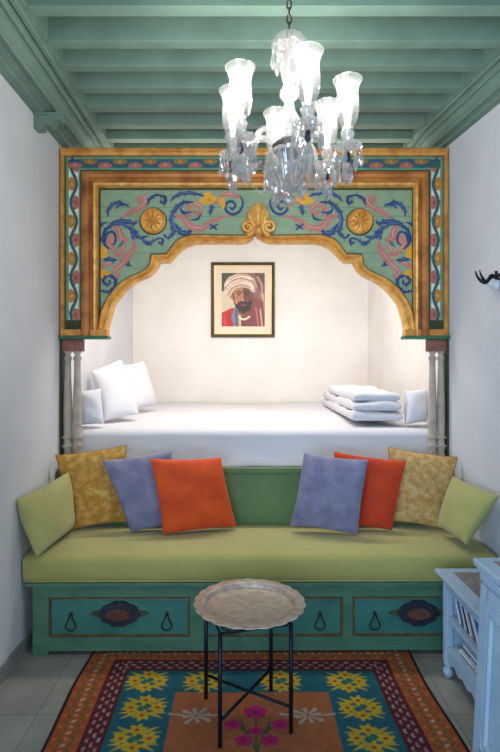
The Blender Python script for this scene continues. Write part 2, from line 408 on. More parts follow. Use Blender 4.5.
def frame_fn(dep):
    def f(u, v): return np.stack([(u-CX)*FY/F, np.full_like(u, FY-dep), CH+(CY-v)*FY/F], 1)
    return f
def bmask(U, V): return ((U < 82.5) | (U > mirx(82.5)) | (V < 173.5)) & (V < 330)
bc.build('painted_border', frame_fn(.012), M['paint'], fr, bmask)
# arch curve: opening edge and panel edge, left half then mirrored about x=256.5
inn = [(108.5, 336), (108.7, 329), (111, 319.5), (115, 306), (119, 300), (127, 290.4), (138, 282), (150, 276.5), (156.6, 270), (160, 263.2), (165, 263), (170, 262.8), (175, 257.5), (183, 249.5), (193, 245), (205, 243.8), (225, 243.8), (243, 243.6), (250, 241.5), (254, 238.5)]
out = [(98.5, 336), (99, 328), (102.4, 310), (107, 300.5), (110, 296), (117, 287), (128, 279), (142, 272.5), (149.5, 266), (151.6, 255.2), (158, 255), (167, 254.8), (172, 248), (178, 240.5), (187, 236.8), (195, 235.6), (220, 236), (241, 236.2), (246, 235.5), (250, 232)]
CA = 256.5
def resam(a, n=6):
    res = []
    for i in range(len(a)-1):
        for j in range(n):
            t = j/n; res.append((a[i][0]*(1-t)+a[i+1][0]*t, a[i][1]*(1-t)+a[i+1][1]*t))
    return res+[a[-1]]
def sm(a):
    sharp = {0, 1, 9, 11, len(a)-1}; segs = []; st = 0; idx = sorted(sharp); o = []
    for i0, i1 in zip(idx[:-1], idx[1:]):
        sg = catmull([(p[0], p[1], 0) for p in a[i0:i1+1]], 5); o += sg[:-1]
    o.append(Vector((a[-1][0], a[-1][1], 0))); return [(p.x, p.y) for p in o]
I_, O_ = sm(inn), sm(out)
def arch_side(mirror):
    b = nb(); R = []
    for t, d in ((0, -.03), (0, .012), (.08, .026), (.28, .034), (.42, .024), (.5, .02), (.6, .034), (.8, .046), (.95, .034), (1, .016), (1, -.03)):
        row = []
        for p, q in zip(I_, O_):
            x = p[0]*(1-t)+q[0]*t; y = p[1]*(1-t)+q[1]*t
            if mirror: x = 2*CA-x
            row.append(P(x, y, FY)+Vector((0, -d, 0)))
        R.append(row)
    rows(b, R, close_u=True)
    n = len(R)
    return b
for mi in (0, 1): obj('arch_moulding', arch_side(mi), M['goldb'], fr, smooth=True, autos=40)
# spandrel painting
sp = Canvas(98, 415, 187, 332, .45, (138, 162, 130))
BL = (34, 62, 120); PI_ = (186, 116, 108); YE = (226, 162, 40)
z1 = lambda *p: [(95+x/6.25, 180+y/6.25) for x, y in p]
z2 = lambda *p: [(165+x/5., 180+y/5.) for x, y in p]
def St(pts, w, col):
    wl = w if isinstance(w, (list, tuple)) else [w]
    cs_ = catmull([(p[0], p[1], 0) for p in pts], 6); n_ = len(cs_)
    if max(wl) >= 2.9 and col in (BL, PI_):
        ac = 0; sd = 1      # acanthus teeth along the leaf
        for i_ in range(1, n_-1):
            ac += (cs_[i_]-cs_[i_-1]).length
            if ac < 3.4: continue
            ac = 0; sd = -sd; d_ = (cs_[i_+1]-cs_[i_-1]).normalized(); wi = float(np.interp(i_/(n_-1), np.linspace(0, 1, len(wl)), wl))
            if wi < 1.8: continue
            nn_ = Vector((-d_.y, d_.x, 0))*sd; q1 = cs_[i_]+nn_*wi*.3; q2 = cs_[i_]+nn_*(wi*.5+1.7)+d_*1.9
            for m_ in (0, 1): sp.stroke([(2*CA-a.x, a.y) if m_ else (a.x, a.y) for a in (q1, q2)], [wi*.6, .5], col, smooth=False)
    St0(pts, w, col)
    if max(wl) >= 3.4 and col in (BL, PI_):     # painted lighter vein
        hi = (92, 122, 160) if col == BL else (222, 164, 146)
        k0, k1 = int(n_*.2), int(n_*.8)
        for m_ in (0, 1): sp.stroke([(2*CA-a.x if m_ else a.x, a.y-.5) for a in cs_[k0:k1]], [.2, .9, .2], hi, smooth=False)
def St0(pts, w, col):
    for m_ in (0, 1): sp.stroke([(2*CA-x, y) if m_ else (x, y) for x, y in pts], w, col)
def El(c, a, b_, col, rot=0):
    for m_ in (0, 1): sp.ell(2*CA-c[0] if m_ else c[0], c[1], a, b_, col, -rot if m_ else rot)
for yy in (207.5, 216.4, 253): sp.stroke([(98, yy), (415, yy)], .5, (84, 120, 96), smooth=False)
# pink
St(z1((170, 240), (215, 208), (260, 185), (305, 155), (318, 122), (298, 102), (272, 118), (285, 140)), [1, 4.5, 5, 4, 3, 2.6, 2.4, 3], PI_)
St(z1((110, 280), (150, 310), (165, 370), (215, 375)), [2, 6, 5, 1], PI_)
St(z1((245, 385), (240, 430), (205, 480), (165, 530), (125, 570), (125, 600), (150, 605), (155, 588)), [2, 5, 6.5, 5.5, 4, 3, 2.4, 2], PI_)
St(z1((125, 350), (95, 375), (85, 410), (110, 430), (130, 460), (170, 470)), [4, 6, 4, 3, 4, 3], PI_)
St(z1((190, 385), (175, 430), (150, 470)), [2, 4, 1], PI_)
St(z1((45, 545), (90, 520), (135, 505)), [4, 3, 1], PI_)
El(z1((100, 385))[0], 4, 5, (196, 128, 116))
St(z2((50, 178), (100, 195), (130, 235), (190, 240), (240, 205), (320, 178)), [3, 5, 6.5, 5, 4, 1.6], PI_)
St(z2((60, 180), (110, 215), (135, 255), (170, 245)), [3, 4, 3, 1], PI_)
St(z2((125, 175), (120, 140), (145, 118), (180, 140), (172, 170), (145, 160)), [3, 4, 4, 4, 3, 3], PI_)
St(z2((270, 85), (305, 72), (345, 75), (370, 90)), [1, 4, 5, 2], PI_)
St(z2((240, 130), (262, 110)), [1, 3], PI_)
# blue
St(z1((82, 228), (83, 190), (105, 158), (150, 142), (212, 165)), [1.2, 2.6, 3, 3.6, 1], BL)
St(z1((135, 180), (150, 160), (185, 158)), [1, 2, 1], BL)
St(z1((330, 155), (345, 118), (380, 98), (420, 100), (442, 125), (435, 146), (412, 138)), [1.5, 3, 2.2, 2, 2.6, 2.6, 2.6], BL)
St(z1((355, 110), (335, 128)), [1, 2], BL)
St(z1((30, 295), (55, 272), (80, 265)), [3, 2, 1], BL)
St(z1((85, 300), (125, 268), (190, 262), (245, 272), (262, 262)), [2, 4.4, 5, 3, 1.4], BL)
St(z1((85, 430), (55, 390), (55, 340), (85, 295), (140, 275), (200, 290), (240, 320), (270, 352), (300, 372), (330, 398), (362, 385), (395, 365), (425, 372), (420, 398), (400, 392)), [2, 2.6, 3, 3, 2, 2.4, 5, 4, 2, 4, 2.4, 1.6, 2, 2.4, 2], BL)
St(z1((250, 330), (235, 350), (240, 375)), [4, 3, 1], BL); St(z1((300, 360), (335, 350)), [3, 1], BL); St(z1((320, 395), (350, 405)), [3, 1], BL)
St(z1((60, 395), (75, 340), (110, 325), (130, 355), (125, 395), (105, 405)), [2.4, 2.6, 2.4, 2.4, 2, 1], BL)
St(z1((35, 375), (60, 385)), [3, 1.5], BL)
St(z1((60, 498), (95, 498), (132, 502)), [2.4, 4, 2], BL)
St(z1((145, 420), (165, 400), (180, 380)), [1, 3, 1], (60, 110, 120))
for a in ((190, 535), (215, 508), (230, 540), (205, 520)): St(z1((208, 530), a), [3, 1], BL)
St(z1((30, 690), (80, 700), (120, 672), (130, 630), (103, 600), (68, 602), (52, 632), (72, 656), (95, 645), (92, 628)), [1.6, 2.6, 2.8, 3, 3, 3, 2.6, 2.4, 2.2, 2], BL)
St(z2((28, 108), (65, 75), (130, 66), (205, 84)), [1, 3.4, 3.6, 1], BL)
St(z2((140, 112), (90, 115), (48, 152), (34, 205), (44, 262), (15, 290), (-5, 275)), [1.4, 3.4, 4, 4, 4, 2, 2], BL)
St(z2((55, 225), (80, 262), (110, 268), (132, 255)), [2, 5, 5, 2], BL)
St(z2((75, 140), (92, 165), (135, 160)), [1, 3, 1], BL)
St(z2((130, 200), (165, 195), (180, 170)), [1, 2.6, 1], BL)
St(z2((230, 112), (232, 145), (226, 172)), [2, 4, 2], BL)
St(z2((375, 80), (390, 115), (372, 158), (335, 172), (305, 150), (308, 118), (335, 108), (352, 128), (338, 148), (325, 138)), [1, 2, 2.6, 2.8, 2.8, 2.8, 2.6, 2.4, 2.2, 1.6], BL)
for a in ((225, 222), (262, 222), (225, 245), (258, 248)): St(z2((243, 235), a), [3, 1.4], BL)
St(z2((0, 100), (5, 90), (-5, 80)), [3, 2, 2], BL)
# highlights on the blue leaves
for q in (z1((95, 200), (118, 165), (155, 150)), z2((42, 230), (45, 180), (80, 130)), z1((120, 275), (190, 270))): St(q, [.4, 1, .4], (96, 130, 168))
# yellow
for c_, r_ in (((45, 440), (5.2, 4)), ((35, 470), (4, 3.4)), ((62, 468), (3, 3)), ((45, 575), (5, 2.6)), ((70, 585), (4, 2)), ((40, 600), (2.4, 3))): El(z1(c_)[0], r_[0], r_[1], YE)
for c_, r_ in (((195, 105), (5, 3)), ((215, 82), (4, 4.5)), ((238, 95), (5, 3)), ((225, 110), (3.4, 2.8)), ((285, 108), (3.4, 4)), ((290, 125), (2.4, 4))): El(z2(c_)[0], r_[0], r_[1], YE)
El(z2((222, 97))[0], 1.4, 1.2, (200, 110, 40))
# dark lines around the panel
sp.rect(98, 101, 187, 332, DG); sp.rect(411.6, 416, 187, 332, DG); sp.rect(98, 416, 187, 190.6, DG)
for m_ in (0, 1): sp.stroke([(2*CA-x if m_ else x, y-.3) for x, y in O_], 2.6, DG, smooth=False)
sp.noise(.10, 40)
Mid = [((a[0]*.55+c[0]*.45), (a[1]*.55+c[1]*.45)) for a, c in zip(O_, I_)]
polyarch = Mid+[(256.5, 236)]+[(2*CA-x, y) for x, y in Mid[::-1]]
below = polyarch+[(405, 345), (108, 345)]
sp.build('painted_spandrel', frame_fn(.004), M['paint'], fr, lambda U, V: (~inside(U, V, below)) & (V < 330))
# solid board behind the paint
w = lambda x, y: ((x-CX)*FY/F, CH+(CY-y)*FY/F)
pl = [w(x, y) for x, y in ([(62, 335), (62, 150.5), (mirx(62), 150.5), (mirx(62), 335)]+[(2*CA-x, y) for x, y in Mid[:]]+[(256.5, 236)]+Mid[::-1])]
b = nb(); prism(b, pl, FY-.001, FY+.035); obj('backing_board', b, M['greypaint'], fr)
# bottom blocks and green rail on each side
for s in (0, 1):
    g = (lambda q: mirx(q)) if s else (lambda q: q)
    def bx2(xa, xb, ya, yb, d0, d1, bev=0):
        b = nb(); A = P(min(g(xa), g(xb)), yb, FY); B = P(max(g(xa), g(xb)), ya, FY)
        return box(b, A.x, B.x, FY-d1, FY-d0, A.z, B.z, bev)
    obj('end_block', bx2(63, 82, 329.5, 336, -.02, .03, .003), M['gold'], fr)
    obj('foot_block', bx2(92, 109, 330, 336.2, -.02, .048, .003), M['gold'], fr)
    obj('green_rail', bx2(60.8, 109.5, 336.2, 339.2, -.04, .05, .002), M['rail'], fr)
    obj('capital_block', bx2(63, 83, 339.4, 351.5, -.035, .02, .002), M['red'], fr)
    obj('rear_post', bx2(61.2, 63.2, 339.4, 470, -.035, .03), M['dkgreen'], fr)
    for cxp in (67.8, 77.4):
        sc = FY/F; xx = P(g(cxp), 0, FY).x
        zf = lambda y: CH+(CY-y)*sc
        pr = [(.024, 351.5), (.024, 353), (.018, 353.6), (.016, 355.5), (.024, 357), (.0265, 358.5), (.024, 360), (.020, 361), (.0205, 370), (.024, 385), (.0275, 402), (.029, 415), (.028, 428), (.026, 434), (.03, 436), (.03, 438), (.026, 439), (.026, 443), (.031, 444.5), (.031, 447), (.026, 449), (.024, 452), (.03, 454), (.03, 469.4)]
        pr = [(r*(.92 if s else 1), zf(y)) for r, y in pr]
        b = nb(); lathe(b, pr[::-1], 20, (xx, FY, 0)); obj('column', b, M['greypaint'], fr, smooth=True, autos=50)
    for yy in (437, 445.5):
        obj('column_ring', bx2(63.4, 82.4, yy-.6, yy+.6, -.028, .03, .001), M['greypaint'], fr)
# rosettes
for cxp, cyp in ((153.4, 221.6), (359.6, 222.2)):
    b = nb(); c = P(cxp, cyp, FY); R0 = 12.8*FY/F
    N = 72; rr = []
    for t in np.linspace(0, 1, 22):
        row = []
        for i in range(N):
            a = 2*PI*i/N; pet = abs(math.cos(a*4.5+.4))**.6
            if t < .14: d = .030*math.sqrt(max(0, 1-(t/.14)**2))*.6+.022
            elif t < .82: d = .010+.020*pet*math.sin((t-.14)/.68*PI)**.6
            else: d = .012+.016*math.sin((t-.82)/.18*PI)
            if t == 1: d = -.002
            row.append((c.x+R0*t*math.cos(a), FY-.004-d, c.z+R0*t*math.sin(a)))
        rr.append(row)
    rows(b, rr, close_v=True); obj('rosette', b, M['goldb'], fr, smooth=True, autos=60)
    b = nb(); tube(b, [(c.x+(R0+.002)*math.cos(a), FY-.006, c.z+(R0+.002)*math.sin(a)) for a in np.linspace(0, 2*PI, 40, endpoint=False)], .004, 6, close=True)
    obj('rosette_rim', b, M['dkgreen'], fr, smooth=True)
# shell with two volutes
b = nb(); c0 = P(258, 233.5, FY); R = []
A = np.linspace(math.radians(-32), math.radians(212), 110)
for t in np.linspace(0.02, 1, 18):
    row = []
    for a in A:
        lob = abs(math.cos((a-PI/2)*6.5))
        rad = (23*max(.0, math.sin(a))**1 if False else 1)
        # shell outline: tall fan
        rx, rz = 13.2, 30.
        r = 1/math.sqrt((math.cos(a)/rx)**2+(math.sin(a)/rz)**2) if math.sin(a) > 0 else 1/math.sqrt((math.cos(a)/rx)**2+(math.sin(a)/8.)**2)
        r *= (1+.03*lob)*FY/F
        d = .012+.034*math.sin(t*PI*.62)*(0.35+.65*lob)-.010*t*t
        if t == 1: d = 0
        row.append((c0.x+r*t*math.cos(a), FY-.01-d, c0.z+r*t*math.sin(a)))
    R.append(row)
rows(b, R, close_v=False); obj('shell_ornament', b, M['goldb'], fr, smooth=True, autos=50)
b = nb(); pts = [P(258, 228, FY)+Vector((0, -.045, 0)), P(258.3, 233, FY)+Vector((0, -.045, 0)), P(258.5, 240.5, FY)+Vector((0, -.03, 0))]
tube(b, pts, [.022, .03, .012], 10); obj('shell_foot', b, M['gold'], fr, smooth=True)
for s in (-1, 1):
    c = (248.2, 228.8) if s < 0 else (268.8, 228.6); pts = []; rr = []
    for i in range(46):
        t = i/45; a = (PI*.5+t*2*PI*1.75); r = 6.6*(1-t)**.85+.7
        x = c[0]+s*-1*r*math.cos(a)*-1; y = c[1]+r*math.sin(a)
        pts.append(P(x, y, FY)+Vector((0, -.034-.014*t, 0))); rr.append((.0085*(1-t)+.007))
    pre = [P(c[0]-s*-1*0+s*8, 239.0, FY)+Vector((0, -.03, 0))]
    b = nb(); tube(b, pts, rr, 10); obj('volute', b, M['goldb'], fr, smooth=True)

# ================================================================ BED in the alcove
b = nb(); box(b, LW, 1.282, 3.268, BW, 0, .852); struct('trim_%d' % tn, b, M['plaster_in']); tn += 1
bed = thing('alcove_bed', 'wide white made bed filling the alcove behind the arch', 'bed', loc=(.05, 4.3, 0), world=True)

def bedz(x, y):
    t = (y-3.36)/2.04
    z = 1.098+.03*min(1, t*3)+.004*math.sin(x*5+y*2)+.003*math.sin(y*9-x*4)
    return z
b = nb(); R = []
nx = 90
xs = np.linspace(LW+.012, 1.268, nx)
prof = []
for q in np.linspace(0, 1, 10): prof.append(('f', q))
for k in range(70):
    if k < 12: kind = (3.362-.004*math.sin(k), .865+.19*k/12.)
    elif k < 22:
        a = (k-12)/10*PI/2; kind = (3.362+.055*(1-math.cos(a)), 1.055+.05*math.sin(a)-.0)
    else:
        yy = 3.417+(5.40-3.417)*(k-22)/47.; kind = (yy, None)
    row = []
    for x in xs:
        y, z = kind
        if z is None:
            z = 1.105+.026*min(1, (y-3.417)*1.2)+.004*math.sin(x*5+y*2)*(min(1, (y-3.417)*3))+.0025*math.sin(y*9-x*4)*min(1, (y-3.417)*3)
        else:
            f = min(1, max(0, (1.07-z)/.1))
            y = y-.006*f*math.sin(x*16+z*26+1.5*math.sin(x*3))-.004*f*math.sin(x*7-z*40)
        row.append((x, y, z))
    R.append(row)
rows(b, R); obj('bed_sheet', b, M['sheet'], bed, smooth=True)
b = nb(); box(b, LW+.014, 1.266, 3.385, 5.39, .86, 1.06, .02); obj('mattress', b, M['sheet'], bed)

# ---------------------------------------------------------------- cushions and pillows
def pillow(bm, c, thick, n=22, puff=.35, pinch=.06, wob=.004, side=1, seed=0):
    # c: four corners (tl, tr, br, bl) of its mid plane
    tl, tr, br, bl = [Vector(k) for k in c]
    nrm = ((tr-tl)+(br-bl)).cross((bl-tl)+(br-tr)).normalized()
    ctr = (tl+tr+br+bl)/4
    rs = np.random.RandomState(seed); ph = rs.rand(4)*6
    grids = []
    for sg in (1, -1):
        G = []
        for j in range(n+1):
            row = []
            for i in range(n+1):
                u = .5-.5*math.cos(PI*i/n); v = .5-.5*math.cos(PI*j/n)
                U = 2*u-1; V = 2*v-1
                # edges bow inward between the corners
                u2 = u-pinch*U*(1-V*V)*abs(U)**2; v2 = v-pinch*V*(1-U*U)*abs(V)**2
                p = (tl*(1-u2)*(1-v2)+tr*u2*(1-v2)+br*u2*v2+bl*(1-u2)*v2)
                h = ((1-U**2)*(1-V**2)); h = max(h, 0)**puff*thick/2
                h *= 1+.10*math.sin(3*u+ph[0]+4*v)+.05*math.sin(9*v+ph[1]-6*u)
                row.append(p+nrm*sg*h)
            G.append(row)
        grids.append(G)
    V1 = [[bm.verts.new(p) for p in r] for r in grids[0]]
    V2 = [[None]*(n+1) for _ in range(n+1)]
    for j in range(n+1):
        for i in range(n+1):
            V2[j][i] = V1[j][i] if i in (0, n) or j in (0, n) else bm.verts.new(grids[1][j][i])
    for G in (V1, V2):
        for j in range(n):
            for i in range(n):
                try: bm.faces.new((G[j][i], G[j][i+1], G[j+1][i+1], G[j+1][i]))
                except ValueError: pass
    return bm
def cushion(name, label, cat, group, px, depths, m, thick=.14, pip=None, puff=.40, pinch=.022, seed=0):
    c = [P(x, y, d) for (x, y), d in zip(px, depths)]
    ctr = sum(c, Vector())/4
    loc = Vector((ctr.x, ctr.y, min(k.z for k in c)))
    t = thing(name, label, cat, group, loc=loc, world=True)
    b = nb(); pillow(b, c, thick, puff=puff, pinch=pinch, seed=seed)
    rest = .541 if cat == 'cushion' else (1.142 if loc.y > 4 else 1.132 if loc.y > 3.6 else 1.122)
    dz = rest-min(v.co.z for v in b.verts); dz = max(-.02, min(.05, dz))
    if loc.y < 2.95: dz = max(dz, 0)
    if loc.x < -.9 and loc.y < 2.95: bmesh.ops.translate(b, verts=b.verts[:], vec=(0, -.012, 0))
    bmesh.ops.translate(b, verts=b.verts[:], vec=(0, 0, dz)); c = [k+Vector((0, 0, dz)) for k in c]; ctr = ctr+Vector((0, 0, dz))
    obj('cushion_cover', b, m, t, smooth=True)
    if pip:
        b = nb(); tl, tr, br, bl = c; pts = []
        for a_, b_ in ((tl, tr), (tr, br), (br, bl), (bl, tl)):
            L = (b_-a_); cc = ctr
            for k in range(14):
                s = k/14; S = 2*s-1; p = a_+L*(.5-.5*math.cos(PI*s)); ss = .5-.5*math.cos(PI*s); q = 2*ss-1
                mid = (a_+b_)/2; inward = (cc-mid)*2*pinch*(1-q*q)
                pts.append(p+inward*1.0)
        tube(b, pts, .0028, 6, close=True); obj('seam_piping', b, pip, t, smooth=True)
    return t
G1 = 'scatter cushions along the sofa'
cushion('cushion', 'gold crushed velvet cushion standing left of the blue grey one, against the sofa back', 'cushion', G1, [(55.5, 457), (126, 447), (127, 523), (73, 531)], [3.12, 3.18, 3.17, 3.09], M['gold_v'], .09, M['piping'], seed=1)
cushion('cushion', 'blue grey velvet cushion tucked between the gold and the orange cushion on the left', 'cushion', G1, [(101.5, 462), (172, 452), (176, 527), (131, 534)], [3.08, 3.14, 3.11, 3.03], M['blue_v'], .10, None, seed=2)
cushion('cushion', 'bright orange square cushion in front on the left half of the sofa', 'cushion', G1, [(150, 458.5), (221, 457), (237, 526.5), (163, 534.5)], [3.03, 3.12, 3.12, 2.99], M['orange_v'], .13, None, seed=3)
cushion('cushion', 'tan gold crushed velvet cushion beside the small green cushion on the right', 'cushion', G1, [(388, 446.5), (457.5, 456.5), (442, 528), (392, 520)], [3.20, 3.14, 3.10, 3.15], M['tan_v'], .09, M['piping'], seed=4)
cushion('cushion', 'dark orange cushion half hidden behind the blue grey cushion on the right', 'cushion', G1, [(334, 450), (406.5, 459.5), (392, 529), (332, 523)], [3.16, 3.10, 3.07, 3.13], M['red_v'], .09, None, seed=5)
cushion('cushion', 'blue grey velvet cushion at the front on the right half of the sofa', 'cushion', G1, [(304, 450), (368.5, 457), (358, 532), (290, 523)], [3.07, 3.01, 2.99, 3.06], M['blue_v'], .12, None, seed=6)
cushion('cushion', 'lime green plain cushion leaning against the left wall at the sofa end', 'cushion', G1, [(18.5, 501), (69, 474), (73, 529), (38, 558)], [2.64, 3.08, 3.09, 2.66], M['seatp'], .16, None, puff=.4, pinch=.03, seed=7)
cushion('cushion', 'small lime green cushion at the right end of the sofa by the wall', 'cushion', G1, [(453, 476), (499, 495), (466, 545), (438, 526)], [3.02, 2.70, 2.70, 2.99], M['seatp'], .12, None, puff=.4, pinch=.03, seed=8)
G2 = 'white bed pillows on the alcove bed'
cushion('pillow', 'small white pillow lying low behind the left columns', 'pillow', G2, [(79, 393), (101, 390), (104, 425), (79, 427)], [3.46, 3.50, 3.44, 3.42], M['white'], .12, None, puff=.35, pinch=.02, seed=9)
cushion('pillow', 'plump white pillow standing upright at the left front of the bed', 'pillow', G2, [(91, 377), (121, 365), (139, 420), (104, 427)], [3.86, 4.08, 3.78, 3.60], M['white'], .17, None, puff=.4, pinch=.03, seed=10)
cushion('pillow', 'white pillow leaning further back behind the upright pillow', 'pillow', G2, [(121, 363), (143, 358), (156, 403), (128, 409)], [4.3, 4.6, 4.5, 4.15], M['white'], .15, None, puff=.4, pinch=.03, seed=11)
cushion('pillow', 'white pillow at the right end of the bed beside the folded duvet', 'pillow', G2, [(405, 391), (427, 389), (427, 420), (405, 424)], [3.52, 3.52, 3.46, 3.46], M['white'], .16, None, puff=.3, pinch=.01, seed=12)
# folded duvet: three soft layers
dv = thing('folded_duvet', 'folded white duvet stacked in layers on the right of the bed', 'duvet', loc=(.9, 4.0, 1.13), world=True)
def softslab(cn, h, seed):
    # cn: four plan corners (x,y), z0
    b = nb(); n = 24; rs = np.random.RandomState(seed); p_ = rs.rand(6)*6
    (x0, y0), (x1, y1), (x2, y2), (x3, y3), zb = cn
    V = {}
    for sg in (0, 1):
        for j in range(n+1):
            for i in range(n+1):
                u = .5-.5*math.cos(PI*i/n); v = .5-.5*math.cos(PI*j/n)
                X = x0*(1-u)*(1-v)+x1*u*(1-v)+x2*u*v+x3*(1-u)*v; Y = y0*(1-u)*(1-v)+y1*u*(1-v)+y2*u*v+y3*(1-u)*v
                e = max(0, (1-(2*u-1)**14)*(1-(2*v-1)**30))**.4
                wv = .010*math.sin(X*13+p_[0]+Y*6)+.008*math.sin(Y*17+p_[1]-X*9)+.005*math.sin(X*31+Y*27+p_[2])
                z = zb+h/2+(sg*2-1)*h/2*e+(wv*e if sg else 0)
                if sg and (i in (0, n) or j in (0, n)): V[sg, j, i] = V[0, j, i]
                else: V[sg, j, i] = b.verts.new((X, Y, z))
    for sg in (0, 1):
        for j in range(n):
            for i in range(n): b.faces.new((V[sg, j, i], V[sg, j, i+1], V[sg, j+1, i+1], V[sg, j+1, i]))
    return b
lay = [((.715, 3.45), (1.05, 3.44), (1.06, 5.05), (.74, 5.05), 1.141, .073), ((.725, 3.46), (1.04, 3.45), (1.055, 4.9), (.745, 4.95), 1.207, .07), ((.73, 3.48), (1.035, 3.46), (1.055, 4.6), (.75, 4.7), 1.274, .065)]
for i, (a, b_, c, d, z, h) in enumerate(lay):
    obj('duvet_layer', softslab((a, b_, c, d, z), h, 20+i), M['white'], dv, smooth=True)

# ================================================================ PICTURE
pic = thing('framed_portrait', 'framed portrait of a bearded man in a turban hanging on the alcove wall', 'picture', loc=(0, BW, 1.5), world=True)
PY = BW-.03
def pbox(xa, xb, ya, yb, y0, y1, b=None, bev=0):
    b = b or nb(); A = P(xa, yb, PY); B = P(xb, ya, PY); return box(b, A.x, B.x, y0, y1, A.z, B.z, bev)
b = nb()
R = []
for o, d in ((0, 0), (0, .022), (.7, .03), (1.8, .026), (2.6, .014), (3.0, .014), (3.0, 0)):
    R.append([P(x, y, PY)+Vector((0, -d+.028, 0)) for x, y in ((211+o, 262+o), (274.7-o, 262+o), (274.7-o, 337-o), (211+o, 337-o))])
rows(b, R, close_u=True, close_v=True); obj('picture_frame', b, M['frame'], pic)
b = nb(); R = []
for o, d in ((3.0, 0), (3.0, .018), (3.9, .016), (3.9, 0)):
    R.append([P(x, y, PY)+Vector((0, -d+.028, 0)) for x, y in ((211+o, 262+o), (274.7-o, 262+o), (274.7-o, 337-o), (211+o, 337-o))])
rows(b, R, close_u=True, close_v=True); obj('gold_lip', b, M['goldlip'], pic)
b = pbox(213, 272.7, 264, 335, PY+.018, PY+.028); obj('mat_board', b, M['mat'], pic)
pc = Canvas(120, 360, 126, 424, 1.3, (120, 92, 80))
pc.poly([(120, 126), (205, 126), (150, 190), (140, 220), (120, 240)], (56, 62, 56))
pc.poly([(120, 225), (150, 235), (180, 270), (200, 320), (200, 340), (120, 345)], (206, 190, 160))
pc.poly([(250, 126), (360, 126), (360, 330), (330, 340), (300, 240)], (134, 92, 84))
pc.poly([(300, 126), (360, 126), (360, 240), (335, 230), (320, 180)], (96, 62, 62))
pc.stroke([(320, 150), (345, 200), (340, 260)], 14, (172, 128, 116)); pc.stroke([(350, 240), (352, 330)], 10, (196, 160, 130))
pc.poly([(300, 262), (352, 285), (360, 424), (290, 424), (285, 330)], (128, 62, 66))
# robe
pc.poly([(120, 350), (165, 325), (195, 318), (215, 424), (120, 424)], (186, 34, 40)); pc.stroke([(135, 360), (140, 420)], 10, (206, 56, 58)); pc.stroke([(162, 345), (168, 420)], 9, (150, 20, 32))
pc.poly([(195, 310), (225, 340), (225, 424), (188, 424), (172, 372)], (112, 118, 140)); pc.stroke([(200, 335), (205, 420)], 7, (54, 56, 84))
pc.poly([(215, 330), (290, 320), (300, 424), (215, 424)], (116, 58, 60)); pc.stroke([(222, 350), (222, 422)], 12, (206, 172, 128))
pc.stroke([(215, 372), (245, 385), (275, 370)], 10, (220, 208, 196)); pc.stroke([(240, 395), (245, 422)], 6, (90, 40, 46)); pc.stroke([(310, 320), (325, 420)], 8, (176, 110, 104)); pc.stroke([(335, 330), (345, 420)], 7, (206, 176, 140))
# neck and head
pc.poly([(205, 300), (275, 290), (280, 355), (245, 378), (212, 350)], (120, 72, 50))
pc.ell(228, 262, 47, 66, (172, 112, 80)); pc.ell(262, 262, 34, 62, (112, 66, 52)); pc.ell(176, 250, 12, 20, (170, 108, 80))
pc.ell(212, 285, 18, 18, (186, 124, 88))
# beard
pc.poly([(188, 282), (200, 300), (218, 296), (240, 286), (262, 292), (285, 270), (290, 300), (276, 335), (246, 352), (214, 338), (196, 312)], (50, 32, 30))
pc.stroke([(214, 292), (236, 285), (258, 293)], 9, (44, 28, 26)); pc.stroke([(228, 304), (240, 307), (254, 304)], 6, (140, 72, 62))
# nose, eyes, brows
pc.stroke([(236, 238), (234, 262), (238, 278)], [8, 9, 15], (188, 128, 94)); pc.stroke([(246, 240), (248, 272)], 6, (96, 56, 44))
pc.stroke([(202, 236), (216, 230), (230, 236)], [4, 7, 5], (40, 26, 26)); pc.stroke([(244, 236), (258, 230), (274, 237)], [5, 7, 4], (34, 22, 24))
pc.ell(216, 246, 10, 5, (70, 42, 38)); pc.ell(259, 246, 10, 5, (52, 30, 30)); pc.ell(217, 246, 3, 3, (20, 14, 14)); pc.ell(258, 246, 3, 3, (16, 12, 12))
pc.stroke([(184, 240), (188, 275)], 8, (90, 54, 42))
# turban
pc.poly([(132, 225), (136, 180), (160, 148), (205, 130), (262, 134), (300, 158), (316, 200), (306, 238), (290, 232), (270, 212), (235, 204), (200, 212), (178, 236), (168, 258), (146, 250)], (206, 182, 160))
for a, w_, c_ in (([(142, 236), (168, 200), (220, 178), (275, 190), (304, 226)], 15, (222, 202, 182)), ([(138, 214), (168, 176), (225, 156), (290, 176), (312, 212)], 6, (150, 112, 98)),
                ([(140, 196), (175, 160), (230, 142), (285, 160)], 12, (228, 210, 192)), ([(156, 248), (180, 212), (230, 194), (278, 206)], 5, (140, 100, 86)),
                ([(160, 168), (210, 140), (262, 142)], 4, (160, 124, 110)), ([(290, 166), (306, 200), (304, 232)], 10, (168, 128, 118)), ([(150, 222), (180, 190), (235, 172)], 4, (176, 140, 122))):
    pc.stroke(a, w_, c_)
pc.noise(.08, 30)
def pic_fn(u, v):
    x = 200+u/5.556; y = 250+v/5.556
    return np.stack([(x-CX)*PY/F, np.full_like(u, PY+.0165), CH+(CY-y)*PY/F], 1)
pc.build('portrait_print', pic_fn, M['print'], pic)

